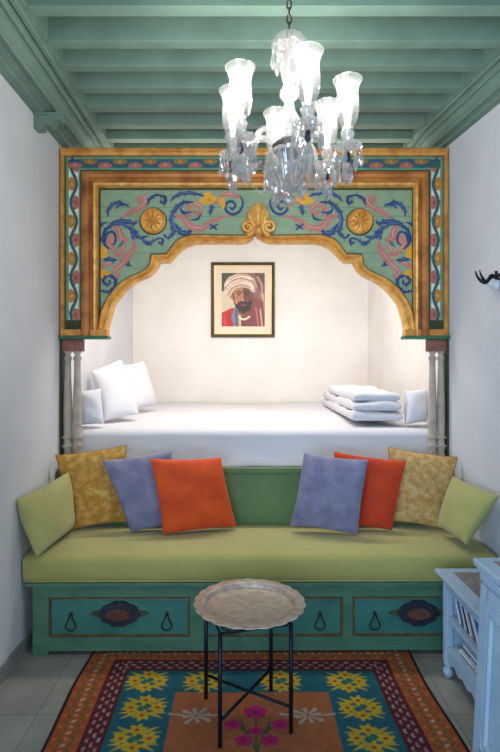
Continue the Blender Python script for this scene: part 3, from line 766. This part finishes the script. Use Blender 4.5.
# ================================================================ SOFA BENCH
SR = .02
sofa = thing('bench_sofa', 'long built-in bench sofa with olive seat pad over a teal panelled drawer base', 'sofa', loc=(.08, 2.98, 0))
so = Vector((.08, 2.98, 0)); SY = 2.72-2.98     # local front plane
def q(x): return (x-CX)*2.72/F-.08              # picture column on the front plane -> local x
def qz(y): return CH+(CY-y)*2.72/F
x0, x1 = q(33), 1.318-.08-.02
def sob(name, args, m, bev=.003, parent=sofa):
    b = nb(); box(b, *args, bev); return obj(name, b, m, parent)
b = nb(); box(b, x0+.005, x1, SY+.02, .24, .045, .365); obj('carcass', b, M['teal'], sofa)
sob('top_rail', (q(26), x1+.01, SY-.012, .24, qz(586), qz(582)), M['teal'], .004)
sob('front_rail', (x0, x1, SY-.002, SY+.03, qz(597), qz(586)), M['teal'], .002)
sob('front_rail', (x0, x1, SY-.002, SY+.03, qz(648.5), qz(636.5)), M['teal'], .002)
sob('plinth_moulding', (q(49), x1, SY-.006, SY+.03, qz(650), qz(648)), M['teal'], .002)
for a, c in ((33, 49), (189.5, 204.5), (342.5, 352.5), (484, 499)):
    sob('stile', (q(a), min(q(c), x1+.005), SY-.004, SY+.03, qz(650), qz(586)), M['teal'], .003)
for a, c in ((33, 49), (484, 500)):
    sob('leg', (q(a), min(q(c), x1+.005), SY-.006, SY+.07, 0, qz(649)), M['teal'], .003)
M['gild'] = mat('dull_gold_line', (120, 92, 52), (88, 66, 42), .5, scale=20)
M['leafp'] = mat('dark_olive_carving', (74, 82, 50), (54, 62, 42), .5, scale=30)
M['redc'] = mat('carved_rust_wood', (120, 70, 50), (84, 50, 40), .5, scale=60, bump=.4)
M['navy'] = mat('dark_carved_paint', (34, 40, 56), (28, 32, 44), .5, scale=30)
for a, c in ((49, 189.5), (204.5, 342.5), (352.5, 484)):
    xa, xb = q(a), q(c); za, zb = qz(636.5), qz(597)
    d = sob('drawer', (xa, xb, SY+.006, SY+.03, za, zb), M['tealp'], .001)
    b = nb(); R = []
    for o, dp in ((0.002, .006), (.004, -.002), (.010, -.003), (.013, .004), (.013, .008)):
        R.append([(x, SY+dp, z) for x, z in ((xa+o, za+o), (xb-o, za+o), (xb-o, zb-o), (xa+o, zb-o))])
    rows(b, R, close_v=True); obj('drawer_moulding', b, M['gild'], d)
    mx = (xa+xb)/2; mz = (za+zb)/2+.018
    # carved applique: scalloped dark medallion, leafy tips and ribbed centre
    b = nb(); n = 96; pl = []
    for i in range(n):
        t = 2*PI*i/n; r = 1+.13*abs(math.cos(5*t))**.7
        ex = abs(math.cos(t))**1.25*(1 if math.cos(t) > 0 else -1)
        pl.append((mx+ex*.098*r, mz+math.copysign(abs(math.sin(t))**1.15, math.sin(t))*.06*r))
    prism(b, pl, SY-.012, SY+.007); obj('medallion', b, M['navy'], d)
    for s in (-1, 1):
        pl = [(mx+s*.06, mz+.026), (mx+s*.095, mz+.022), (mx+s*.115, mz+.012), (mx+s*.13, mz+.012), (mx+s*.155, mz), (mx+s*.13, mz-.012), (mx+s*.115, mz-.012), (mx+s*.095, mz-.022), (mx+s*.06, mz-.026)]
        b = nb(); prism(b, pl, SY-.006, SY+.007); obj('leaf_tip', b, M['leafp'], d)
    b = nb(); pl = [(mx+math.cos(t)*.062, mz+math.sin(t)*.028) for t in np.linspace(0, 2*PI, 28, endpoint=False)]
    prism(b, pl, SY-.018, SY-.011)
    for k in range(-4, 5):
        hh = .026*math.sqrt(max(.05, 1-(k/4.6)**2)); tube(b, [(mx+k*.0125-.006, SY-.019, mz-hh), (mx+k*.0125+.006, SY-.019, mz+hh)], .0035, 6)
    obj('ribbed_centre', b, M['redc'], d)
    for hx in (xa+.115, xb-.12):
        b = nb(); zz = qz(613)
        pts = catmull([(hx, SY-.008, zz), (hx-.012, SY-.01, zz-.03), (hx-.026, SY-.008, zz-.062), (hx-.017, SY-.008, zz-.082), (hx, SY-.008, zz-.087), (hx+.017, SY-.008, zz-.082), (hx+.026, SY-.008, zz-.062), (hx+.012, SY-.01, zz-.03)], 5, close=True)
        tube(b, pts, .0035, 6, close=True)
        tube(b, [(hx, SY+.006, zz-.002), (hx, SY-.014, zz-.002)], .008, 10)
        obj('drop_handle', b, M['bronze'], d, smooth=True)
# seat pad
b = nb(); R = []
xa, xb = LW+.012-.08, 1.318-.08-.004
n = 100
cs = [(SY+.012, .376), (SY-.004, .388), (SY-.012, .42), (SY-.014, .46), (SY-.010, .495), (SY+.008, .518), (SY+.03, .527), (SY+.1, .533), (SY+.25, .535), (SY+.4, .532), (SY+.485, .530), (SY+.498, .5), (SY+.498, .378)]
for i in range(n+1):
    x = xa+(xb-xa)*i/n; e = min(i, n-i)/n; rd = 1-.02*math.exp(-e*60)
    R.append([(x, y+.003*math.sin(x*9+z*30) if k < 6 else y, z*rd+.0025*math.sin(x*6+y*9) if 5 < k < 11 else z) for k, (y, z) in enumerate(cs)])
rows(b, R, close_v=True, caps=True); obj('seat_pad', b, M['seat'], sofa, smooth=True, autos=60)
b = nb(); tube(b, [(xa+(xb-xa)*i/30, SY-.006, .388) for i in range(31)], .004, 6); obj('pad_piping', b, M['seat'], sofa, smooth=True)
# back board
b = nb(); box(b, xa, 1.29-.08-.01, .243, .278, .36, .872, .004); obj('back_board', b, M['backg'], sofa)
b = nb(); box(b, xa, 1.29-.08-.01, .232, .281, .848, .882, .006); obj('back_rail', b, M['backg'], sofa)
sofa.rotation_euler = (0, 0, .006)

# ================================================================ TRAY TABLE
tc_ = P(250, 606, 2.24); tb = thing('tray_table', 'round scalloped tin tray table on crossed black iron legs standing on the rug', 'table', loc=(.02, 2.245, 0))
TZ = .468
b = nb(); N = 176; R = []
def scal(a): return 1+.036*(abs(math.sin(a*11))**.7)
for r, z, s in ((.0, 0, 0), (.05, .0004, 0), (.12, .0, 0), (.178, 0, 0), (.188, .004, 0), (.192, .022, 0), (.196, .026, 0), (.205, .0275, .2), (.222, .026, .6), (.232, .026, 1), (.234, .023, 1), (.230, .021, 1), (.2, .0225, .2), (.193, .018, 0), (.188, -.003, 0), (.05, -.004, 0), (0, -.004, 0)):
    R.append([(max(r, .0003)*(1+(scal(2*PI*i/N)-1)*s)*math.cos(2*PI*i/N), max(r, .0003)*(1+(scal(2*PI*i/N)-1)*s)*math.sin(2*PI*i/N), TZ+z) for i in range(N)])
rows(b, R, close_v=True); obj('tray', b, M['tray'], tb, smooth=True, autos=50)
feet = [P(206, 701, 1), P(220, 750, 1), P(271, 693, 1), P(291, 736, 1)]
fl = []
for fx, fy in ((206, 701), (220, 750), (271, 693), (291, 736)):
    Y = CH*F/(fy-CY); fl.append(Vector(((fx-CX)*Y/F-.02, Y-2.245, .0135)))
A_, B_, C_, D_ = fl
tops = []
for p in fl:
    d = Vector((p.x, p.y, 0)); tops.append(Vector((d.x*1.0, d.y*1.0, TZ-.008)))
for p, t in zip(fl, tops):
    b = nb(); tube(b, [p, (p+t)/2, t], .009, 10); obj('leg', b, M['iron'], tb, smooth=True)
def lp(p, t, z): k = (z-p.z)/(t.z-p.z); return p*(1-k)+t*k
for (i, j, z) in ((0, 3, .112), (1, 2, .118)):
    a, c = lp(fl[i], tops[i], z), lp(fl[j], tops[j], z)
    off = Vector((0, 0, .006 if i == 0 else -.006)); b = nb(); tube(b, [a+off, (a+c)/2+off, c+off], .0065, 8); obj('cross_brace', b, M['iron'], tb, smooth=True)
b = nb(); cc = sum(tops, Vector())/4
ring = [tops[0], tops[1], tops[3], tops[2]]
tube(b, [r+Vector((0, 0, -.004)) for r in ring], .006, 8, close=True); obj('support_ring', b, M['iron'], tb)

# ================================================================ RUG
RC = .032
rug = Canvas(RC-.84, RC+.84, .95, 2.80, .0042, (206, 108, 44))
U, V = rug.U, rug.V
dx = np.abs(U-RC); dye = 2.80-V; dyn = V-.95
near = np.minimum(dye, dyn)
OR = (196, 92, 40); MA = (98, 20, 32); TL = (14, 104, 118); FI = (190, 108, 60); BK = (24, 16, 28); GR = (50, 86, 44)
e = np.minimum(.84-dx, near)     # distance from rug edge
rug.put((slice(None), slice(None)), ((e < .018))*1., BK)
inner = e >= .018
rug.put((slice(None), slice(None)), (inner & (e < .145))*1., OR)
rug.put((slice(None), slice(None)), (e >= .145)*1., MA)
rug.put((slice(None), slice(None)), (e >= .242)*1., TL)
fx, fy0, fy1 = .35, 1.40, 2.39
rug.put((slice(None), slice(None)), ((dx < fx) & (V > fy0) & (V < fy1))*1., FI)
PW = (206, 168, 168)
# outer border: row of green and pale diamonds
def chain(p0, p1, perp, step, fn):
    p0 = np.array(p0); p1 = np.array(p1); L = np.hypot(*(p1-p0)); n = int(L/step); d = (p1-p0)/L
    for i in range(n): fn(p0+d*(i+.5)*step, d, np.array(perp), i)
def motif(p, d, pr, i):
    cols = ((70, 110, 60), (190, 160, 120), (60, 96, 70), (206, 190, 170))
    a = math.atan2(d[1], d[0]); s = 1 if i % 2 else -1
    rug.ell(p[0], p[1], .007, .012, cols[3] if i % 2 else cols[1], a+.7*s)
    for k in (-1, 1):
        qx = p+pr*k*.026+d*.008*k; rug.ell(qx[0], qx[1], .006, .017, cols[0], a+.8*s)
        qx = p+pr*k*.046; rug.ell(qx[0], qx[1], .004, .008, (150, 60, 40) if i % 2 else (222, 150, 60), a)
def dots(p, d, pr, i):
    for k in range(-1, 2):
        qx = p+pr*k*.024+d*(.008 if (k+i) % 2 else -.006); a = math.atan2(d[1], d[0])
        rug.ell(qx[0], qx[1], .0085, .0055, PW if (i+k) % 3 else (190, 110, 120), a+(.6 if (i+k) % 2 else -.6))
for sx in (-1, 1):
    chain((RC+sx*.758, .99), (RC+sx*.758, 2.76), (1, 0), .036, motif)
    chain((RC+sx*.646, 1.12), (RC+sx*.646, 2.64), (1, 0), .026, dots)
for yy, yd in ((2.718, 2.607), (1.032, 1.143)):
    chain((RC-.74, yy), (RC+.74, yy), (0, 1), .036, motif)
    chain((RC-.64, yd), (RC+.64, yd), (0, 1), .026, dots)
YL = (224, 190, 32)
def flower(x, y, r, rc=(200, 50, 30)):
    for k in range(6):
        a = k*PI/3+.3; rug.stroke([(x, y), (x+r*1.12*math.cos(a), y+r*1.02*math.sin(a))], [r*1.3, r*.45], YL, smooth=False)
    rug.ell(x, y, r*.8, r*.7, YL); rug.ell(x, y, r*.34, r*.28, rc)
def cluster(x, y):
    for a in range(8):
        t = a*PI/4+PI/8; rug.stroke([(x, y), (x+.05*math.cos(t), y+.045*math.sin(t))], [.006, .004], (60, 130, 80), smooth=False)
    for dx_, dy_ in ((-.058, 0), (.058, 0), (0, -.05), (0, .05)): flower(x+dx_, y+dy_, .031)
    for sx in (-1, 1):
        for sy in (-1, 1):
            rug.stroke([(x+sx*.04, y+sy*.04), (x+sx*.085, y+sy*.068)], [.022, .004], YL, smooth=False)
            rug.stroke([(x+sx*.06, y+sy*.03), (x+sx*.1, y+sy*.036)], [.016, .003], YL, smooth=False)
for x in (-.475, -.205, .16, .475): cluster(x+.01, 2.474)
for i in range(6):
    for x in (-.475, .475): cluster(RC+x, 2.474-.192*(i+1))
for x in (-.22, .06, .3): cluster(x, 1.28)
def grey(x, y):
    for k in range(8):
        a = k*PI/4+.2; L = .065 if k % 2 else .05
        rug.stroke([(x+.012*math.cos(a), y+.012*math.sin(a)), (x+L*math.cos(a), y+L*.8*math.sin(a))], [.006, .02], (196, 186, 170), smooth=False)
    for s in (-1, 1):
        rug.stroke([(x+s*.05, y), (x+s*.115, y+.01)], [.008, .014], (196, 186, 170), smooth=False)
def bouquet(x, y):
    MG = (206, 20, 110)
    for s in (-1, 0, 1): rug.stroke([(x, y-.2), (x+s*.03, y-.1), (x+s*.09, y-.03+(.05 if s == 0 else 0))], .008, (70, 92, 40))
    for cx_, cy_, r in ((x, y+.045, .05), (x-.095, y-.035, .036), (x+.1, y-.035, .036), (x-.05, y-.13, .036), (x+.055, y-.13, .036), (x, y-.075, .03)):
        for k in range(5):
            a = k*2*PI/5+.3; rug.ell(cx_+r*.62*math.cos(a), cy_+r*.5*math.sin(a), r*.5, r*.42, MG)
        rug.ell(cx_, cy_, r*.3, r*.25, (150, 10, 80))
    for s in (-1, 1): rug.stroke([(x+s*.02, y-.09), (x+s*.05, y-.06), (x+s*.06, y-.0)], [.004, .014, .004], (80, 100, 44))
for yy in (2.23, 1.65):
    grey(-.21, yy); grey(.27, yy); bouquet(.045, yy-.02)
rug.noise(.14, 90); rug.c *= .72
# weave: fine row shading of the yarn colours
rug.c *= (1+.05*((np.floor(V/.0084) % 2)-.5))[..., None]
fine = rng.rand(rug.nv, rug.nu); rug.c *= (1+(fine-.5)*.18)[..., None]
def rug_fn(u, v):
    z = .010+.0012*np.sin(u*9+v*5)+.001*np.sin(v*13)
    edge = np.minimum(np.minimum(u-(RC-.84), RC+.84-u), np.minimum(v-.95, 2.80-v)); z = np.where(edge < .006, .001, z)
    x = u+.008*np.sin(v*7)*np.clip((np.abs(u-RC)-.5)/.3, 0, 1)
    return np.stack([x, v, z], 1)
ro = rug.build('rug', rug_fn, M['wool'], None)
tag(ro, 'woven flower patterned rug with teal field and orange and maroon borders on the floor', 'rug')

# ================================================================ SHELF UNIT and CABINET on the right
sh = thing('shelf_unit', 'low pale blue open shelf unit with grey top and scalloped apron at the right', 'shelf', loc=(1.15, 2.3, 0), world=True)
sx0, sx1, sy0, sy1 = .972, 1.345, 2.02, 2.545
def sb(name, a, m=M['cab'], bev=.003, par=sh): b = nb(); box(b, *a, bev); return obj(name, b, m, par)
# top: moulded rim with a darker inlaid wood panel
b = nb(); R = []
for o, z in ((0, .478), (-.02, .486), (-.036, .496), (-.036, .508), (-.03, .512), (.035, .512), (.037, .509)):
    R.append([(x, y, z) for x, y in ((sx0+o, sy0+.0), (sx1, sy0+.0), (sx1, sy1-o*.6), (sx0+o, sy1-o*.6))])
rows(b, R, close_v=True, caps=True); obj('top_rim', b, M['cab'], sh)
sb('top_inlay', (sx0+.03, sx1-.005, sy0+.03, sy1-.03, .508, .5115), M['cabtop'], .0005)
sb('side_panel', (sx0, sx1, sy1-.022, sy1, .10, .478)); sb('side_panel', (sx0, sx1, sy0, sy0+.022, .10, .478))
sb('back_panel', (sx1-.012, sx1-.002, sy0+.02, sy1-.02, .10, .478))
for y in (sy0, sy1-.035): sb('corner_post', (sx0-.004, sx0+.034, y-.001, y+.036, .075, .478), bev=.004)
sb('face_rail', (sx0-.002, sx0+.02, sy0+.03, sy1-.03, .435, .478))
sb('shelf_board', (sx0+.004, sx1-.01, sy0+.02, sy1-.02, .285, .303)); sb('shelf_board', (sx0+.004, sx1-.01, sy0+.02, sy1-.02, .142, .158))
# scalloped apron
pl = [(sy1-.03, .145), (sy0+.03, .145)]; n = 60
for i in range(n+1):
    y = sy0+.03+(sy1-sy0-.06)*i/n; pl.append((y, .105-.018*abs(math.sin(i/n*PI*5))))
b = nb(); a_ = [b.verts.new((sx0+.002, y, z)) for y, z in pl]; c_ = [b.verts.new((sx0+.018, y, z)) for y, z in pl]
f1 = b.faces.new(a_); f2 = b.faces.new(c_[::-1]); f1.normal_update(); f2.normal_update()
for i in range(len(pl)): b.faces.new((a_[i], c_[i], c_[(i+1) % len(pl)], a_[(i+1) % len(pl)]))
bmesh.ops.triangulate(b, faces=[f1, f2]); obj('scalloped_apron', b, M['cab'], sh)
for x in (sx0+.016, sx1-.03):
    for y in (sy0+.02, sy1-.018):
        b = nb(); lathe(b, [(.012, 0), (.018, .006), (.024, .022), (.024, .04), (.014, .05), (.02, .058), (.022, .08)], 18, (x, y, 0)); obj('foot', b, M['cab'], sh, smooth=True)
# magazines and booklets
GB = 'booklets on the shelf unit'
cols = [(228, 230, 236), (30, 34, 48), (196, 206, 222), (120, 90, 100), (90, 120, 170), (214, 214, 210), (60, 50, 56), (170, 180, 196), (150, 60, 60), (226, 226, 230)]
words = ['white', 'black', 'pale grey', 'mauve', 'blue', 'cream', 'dark brown', 'light blue grey', 'red', 'white covered']
def booklet(y, z, tilt, th, w, h, ci, label, x=None):
    t = thing('booklet', label, 'booklet', GB, loc=(sx0+.03 if x is None else x, y, z)); t.rotation_euler = (-tilt, 0, 0)
    m = mat('booklet_cover', cols[ci], rough=.4)
    b = nb(); box(b, 0, w, -th/2, -th/2+.0015, 0, h); box(b, 0, w, th/2-.0015, th/2, 0, h); obj('cover', b, m, t)
    b = nb(); box(b, .004, w-.003, -th/2+.0015, th/2-.0015, .002, h-.003); obj('pages', b, M['page'], t)
up = [(2.475, .55, .010, .15, 0), (2.445, .58, .006, .155, 1), (2.418, .60, .010, .15, 2), (2.386, .62, .006, .16, 1), (2.36, .62, .012, .155, 5), (2.32, .66, .008, .165, 3), (2.285, .68, .014, .16, 9), (2.245, .72, .010, .15, 4)]
nth = ['farthest back', 'second from the back', 'third from the back', 'fourth from the back', 'fifth from the back', 'sixth from the back', 'seventh from the back', 'nearest']
for (y, tl, th, h, ci), nn in zip(up, nth): booklet(y-.05, .3045+.5*th*math.sin(tl), tl, th, .21, h, ci, '%s booklet leaning on the upper shelf, %s' % (words[ci], nn))
zc = .1585
flat = [(6, .014, .26), (0, .01, .25), (7, .016, .22), (1, .008, .21), (0, .012, .2)]
fn_ = ['at the bottom of the flat pile', 'second from the bottom of the flat pile', 'in the middle of the flat pile', 'second from the top of the flat pile', 'on top of the flat pile']
for i, (ci, th, L) in enumerate(flat):
    t = thing('booklet', '%s booklet on the lower shelf, %s' % (words[ci], fn_[i]), 'booklet', GB, loc=(sx0+.14, 2.32, zc)); t.rotation_euler = (0, 0, .12*math.sin(i*2.3))
    m = mat('booklet_cover', cols[ci], rough=.4)
    b = nb(); box(b, -.1, .1, -L/2, L/2, 0, .0015); box(b, -.1, .1, -L/2, L/2, th-.0015, th); obj('cover', b, m, t)
    b = nb(); box(b, -.097, .097, -L/2+.003, L/2-.003, .0015, th-.0015); obj('pages', b, M['page'], t); zc += th+.0004

cb = thing('cabinet', 'tall pale blue panelled cabinet with a moulded top, nearest on the right', 'cabinet', loc=(1.1, 1.7, 0), world=True)
cx0, cx1, cy0, cy1 = .893, 1.36, 1.28, 1.965
def taper(bm):      # the old carcass spreads a little towards the floor
    for v in bm.verts: v.co.x -= .05*(.75-v.co.z)*max(0, (cx1-v.co.x)/(cx1-cx0))
    return bm
def cbx(name, a, m=M['cab'], bev=.003, par=cb): b = nb(); box(b, *a, bev); taper(b); return obj(name, b, m, par)
cbx('carcass', (cx0+.01, cx1, cy0, cy1-.004, .03, .70))
b = nb(); R = []
for o, z in ((.005, .69), (-.004, .70), (-.006, .72), (0, .73), (-.014, .745), (-.026, .755), (-.028, .775), (-.022, .78), (.02, .78)):
    R.append([(x, y, z) for x, y in ((cx0+o, cy0), (cx1, cy0), (cx1, cy1-o*.35), (cx0+o, cy1-o*.35))])
rows(b, R, close_v=True, caps=True); obj('moulded_top', b, M['cab'], cb)
cbx('top_inlay', (cx0+.03, cx1-.01, cy0+.02, cy1-.03, .778, .7812), M['cabtop'], .0005)
for y in (cy0, cy1-.065): cbx('corner_stile', (cx0, cx0+.02, y, y+.065, .03, .69), bev=.003)
cbx('rail', (cx0, cx0+.018, cy0+.05, cy1-.05, .63, .69)); cbx('rail', (cx0, cx0+.018, cy0+.05, cy1-.05, .03, .11))
d = cbx('door', (cx0+.004, cx0+.016, cy0+.065, cy1-.067, .112, .628))
b = nb(); R = []
ya, yb, za, zb = cy0+.075, cy1-.077, .122, .618
for o, dp in ((0, .004), (.004, -.004), (.018, -.005), (.026, .0), (.03, .003)):
    R.append([(cx0+dp, y, z) for y, z in ((ya+o, za+o), (yb-o, za+o), (yb-o, zb-o), (ya+o, zb-o))])
rows(b, R, close_v=True); taper(b)
me = bpy.data.meshes.new('panel_moulding'); bmesh.ops.recalc_face_normals(b, faces=b.faces); b.to_mesh(me); b.free(); me.materials.append(M['cab'])
o = bpy.data.objects.new('panel_moulding', me); C.objects.link(o); o.parent = d
b = nb(); lathe(b, [(.008, 0), (.008, .012), (.016, .018), (.014, .028), (.003, .032)], 16, (0, 0, 0), mt=Matrix.Translation((cx0-.005, cy0+.11, .4)) @ Matrix.Rotation(-PI/2, 4, 'Y'))
o = obj('knob', b, M['knobw'], d, smooth=True)
for y in (cy0+.03, cy1-.03):
    for x in (cx0+.045, cx1-.04): cbx('foot', (x, x+.04, y-.02, y+.02, 0, .032), bev=.004)

# ================================================================ CHANDELIER
CC = Vector((.158, 1.86, 0))
ch = thing('chandelier', 'six armed crystal chandelier with lit glass hurricane shades hanging from the beams', 'chandelier', loc=(CC.x, CC.y, 2.9))
def CZ(y, Y=1.86): return CH+(CY-y)*Y/F-2.9
def cobj(name, b, m, par=ch, smooth=True, autos=45): return obj(name, b, m, par, smooth=smooth, autos=autos)
# chain
ztop = 3.10-2.9; zc0 = CZ(34)
b = nb(); z = zc0; i = 0
while z < ztop:
    pts = []
    for k in range(14):
        a = 2*PI*k/14; r1, r2 = .008, .017
        p = Vector((r1*math.cos(a), 0, r2*math.sin(a)))
        if i % 2: p = Vector((0, p.x, p.z))
        pts.append(p+Vector((0, 0, z)))
    tube(b, pts, .0028, 6, close=True); z += .026; i += 1
cobj('chain', b, M['chain'])
b = nb(); lathe(b, [(.03, ztop+.02), (.034, ztop+.0), (.03, ztop-.015), (.01, ztop-.03)], 20); cobj('ceiling_rose', b, M['chain'])
# crown dish, stem and body
b = nb(); lathe(b, [(.008, CZ(34)), (.03, CZ(35)), (.05, CZ(38)), (.058, CZ(42)), (.062, CZ(47)), (.056, CZ(50)), (.05, CZ(47)), (.03, CZ(43)), (.01, CZ(42))], 48, flute=(16, .05)); cobj('crown_dish', b, M['crystal'])
b = nb(); lathe(b, [(.012, CZ(42)), (.014, CZ(52)), (.03, CZ(56)), (.034, CZ(66)), (.026, CZ(78)), (.018, CZ(86)), (.03, CZ(90)), (.032, CZ(97)), (.016, CZ(102)), (.02, CZ(110)), (.036, CZ(118)), (.04, CZ(128)), (.03, CZ(138)), (.02, CZ(144))], 24, flute=(8, .06)); cobj('glass_stem', b, M['crystal'])
b = nb(); lathe(b, [(.01, CZ(140)), (.05, CZ(142)), (.062, CZ(146)), (.06, CZ(151)), (.04, CZ(156)), (.015, CZ(158))], 32); cobj('hub', b, M['chain'])
b = nb(); lathe(b, [(.012, CZ(150)), (.06, CZ(154)), (.078, CZ(153)), (.082, CZ(156)), (.06, CZ(166)), (.045, CZ(180)), (.03, CZ(190)), (.012, CZ(194)), (.022, CZ(198)), (.02, CZ(204)), (.004, CZ(208))], 48, flute=(12, .06)); cobj('lower_bowl', b, M['crystal'])
def drop_bm(L, w, kind=0):
    b = nb()
    if kind == 0: pr = [(.0006, 0), (w*.55, -L*.10), (w*.25, -L*.2), (w*.5, -L*.3), (w, -L*.7), (w*.7, -L*.88), (.0006, -L)]; n = 6
    elif kind == 1: pr = [(.0006, 0), (w*.3, -L*.05), (w*.3, -L*.08), (w*.85, -L*.3), (w, -L*.55), (w*.8, -L*.8), (.0008, -L)]; n = 8
    else: pr = [(.0006, 0), (w, -L*.15), (w, -L*.85), (.0006, -L)]; n = 6
    lathe(b, pr, n); return b
protos = {}
def drop(p, L, w, kind=0, name='crystal_drop', ang=0):
    key = (round(L, 4), round(w, 4), kind)
    if key not in protos:
        o = cobj(name, drop_bm(L, w, kind), M['crystal'], smooth=False); protos[key] = o.data
    else:
        o = bpy.data.objects.new(name, protos[key]); C.objects.link(o); o.parent = ch
    o.location = p; o.rotation_euler = (0, 0, ang); return o
def ring(R, z, n, L, w, kind=0, ph=0, c=(0, 0), name='crystal_drop'):
    for i in range(n):
        a = 2*PI*i/n+ph; drop((c[0]+R*math.cos(a), c[1]+R*math.sin(a), z), L, w, kind, name, a)
ring(.058, CZ(49), 8, .075, .010, 0)
ring(.078, CZ(156), 12, .11, .008, 2, name='prism_drop')
ring(.05, CZ(178), 6, .075, .014, 1, .3)
# arms
arms = [(-148, 57, 1.755), (-78, 43, 1.68), (-10, 70, 1.83), (40, 90, 1.96), (100, 101, 2.045), (170, 79, 1.89)]
RA = .205; SH = .165; zrim = 1.01+CH-2.9
prof = [(.019, 0), (.027, .010), (.035, .028), (.0395, .052), (.0405, .078), (.0385, .102), (.0365, .118), (.038, .133), (.044, .150), (.051, SH)]
for ai, (deg, yr, Yr) in enumerate(arms):
    a = math.radians(deg); dx_, dy_ = math.cos(a), math.sin(a); zs = zrim-SH
    at = lambda r, z: Vector((dx_*r, dy_*r, z))
    zb = zs-.075; zh = CZ(150)
    b = nb(); pts = catmull([at(.045, zh), at(.07, zh+.035), at(.105, zh+.05), at(.135, zh+.02), at(.15, zh-.03), at(.172, zh-.05), at(RA-.006, zh-.03), at(RA, zb-.01)], 6)
    tube(b, pts, .0095, 10); cobj('arm', b, M['crystal'])
    b = nb(); lathe(b, [(.012, zb-.014), (.02, zb-.008), (.045, zb+.002), (.05, zb+.010), (.046, zb+.010), (.02, zb+.002), (.012, zb+.002)], 40, at(RA, 0), flute=(10, .08)); cobj('drip_dish', b, M['crystal'])
    b = nb(); lathe(b, [(.011, zb), (.018, zb+.012), (.012, zb+.026), (.020, zb+.04), (.024, zb+.056), (.016, zb+.066), (.02, zs+.002)], 20, at(RA, 0), flute=(8, .06)); cobj('candle_cup', b, M['crystal'])
    b = nb(); lathe(b, [(.004, zb-.05), (.012, zb-.036), (.009, zb-.014)], 12, at(RA, 0)); cobj('dark_socket', b, M['socket'])
    b = nb(); R = []
    N = 40
    for r, z in prof+[(r-.0015, z) for r, z in prof[::-1]]:
        R.append([at(RA, zs+z)+Vector((r*math.cos(2*PI*k/N), r*math.sin(2*PI*k/N), 0)) for k in range(N)])
    rows(b, R, close_v=True, close_u=True); cobj('hurricane_shade', b, M['shade'])
    b = nb(); tube(b, [at(RA, zs+SH)+Vector((.050*math.cos(t), .050*math.sin(t), 0)) for t in np.linspace(0, 2*PI, 40, endpoint=False)], .0016, 6, close=True); cobj('shade_rim', b, M['shade'])
    b = nb(); lathe(b, [(.009, zs+.0), (.009, zs+.04), (.016, zs+.055), (.019, zs+.075), (.014, zs+.09), (.002, zs+.11)], 16, at(RA, 0)); cobj('bulb', b, M['bulb'])
    ring(.046, zb+.004, 7, .075, .0095, 0, a, (dx_*RA, dy_*RA))
    drop(at(RA, zb-.048), .085, .021, 1, 'ball_pendant')
    drop(at(.155, zh-.045), .075, .018, 1, 'ball_pendant')
    # bead swag towards the next arm
    deg2 = arms[(ai+1) % 6][0]; a2 = math.radians(deg2); b = nb(); p0 = at(RA-.03, zb-.01); p1 = Vector((math.cos(a2)*(RA-.03), math.sin(a2)*(RA-.03), zb-.01))
    for s in np.linspace(.04, .96, 11):
        p = p0.lerp(p1, s)+Vector((0, 0, -.13*4*s*(1-s)*.75))
        bmesh.ops.create_icosphere(b, subdivisions=1, radius=.0062 if int(s*22) % 2 else .0085, matrix=Matrix.Translation(p))
    cobj('bead_swag', b, M['crystal'], smooth=False)
    L = bpy.data.lights.new('candle_light', 'POINT'); L.energy = 6.2; L.color = (1, .95, .88); L.shadow_soft_size = .02
    lo = bpy.data.objects.new('candle_light', L); C.objects.link(lo); lo.location = CC+Vector((0, 0, 2.9))+at(RA, zs+.13); 

# ================================================================ LIGHT
def area(name, loc, rot, sx, sy, e, col):
    L = bpy.data.lights.new(name, 'AREA'); L.shape = 'RECTANGLE'; L.size = sx; L.size_y = sy; L.energy = e; L.color = col
    o = bpy.data.objects.new(name, L); C.objects.link(o); o.location = loc; o.rotation_euler = rot; return o
area('front_fill', (-.3, Y0-.1, 1.25), (PI/2, 0, 0), 1.25, 2.3, 34, (.82, .91, 1.0))      # fill light added behind the viewer to lift the front faces
area('doorway_daylight', (LW-.1, -.75, 1.1), (PI/2, 0, math.radians(-80)), 1.05, 2.0, 76, (.33, .62, 1.0))      # blue daylight through the side doorway
area('alcove_lamp', (.05, 3.62, 2.86), (math.radians(22), 0, 0), 1.9, .25, 39, (1, .91, .84))     # strip lamp hidden behind the arch
area('beam_fill', (.05, 3.75, 2.80), (PI, 0, 0), 1.9, .12, 5, (1, .92, .85))     # upward fill added near the strip to brighten the far beams
wd = bpy.data.worlds.new('world'); bpy.context.scene.world = wd; wd.use_nodes = True
bg = wd.node_tree.nodes['Background']; bg.inputs[0].default_value = (.45, .62, 1, 1); bg.inputs[1].default_value = .5

# ================================================================ CAMERA
cam = bpy.data.cameras.new('camera'); co = bpy.data.objects.new('camera', cam); C.objects.link(co)
co.location = (0, 0, CH); co.rotation_euler = (PI/2, 0, 0)
cam.sensor_fit = 'HORIZONTAL'; cam.sensor_width = 36; cam.lens = 36*F/500
cam.shift_x = 5/500; cam.shift_y = -8/500; cam.clip_start = .05
sc = bpy.context.scene; sc.camera = co
vs = sc.view_settings; vs.view_transform = 'Standard'; vs.look = 'None'; vs.gamma = 1; vs.exposure = .15; vs.use_curve_mapping = False
for o in bpy.data.objects:
    if '_w' in o: del o['_w']
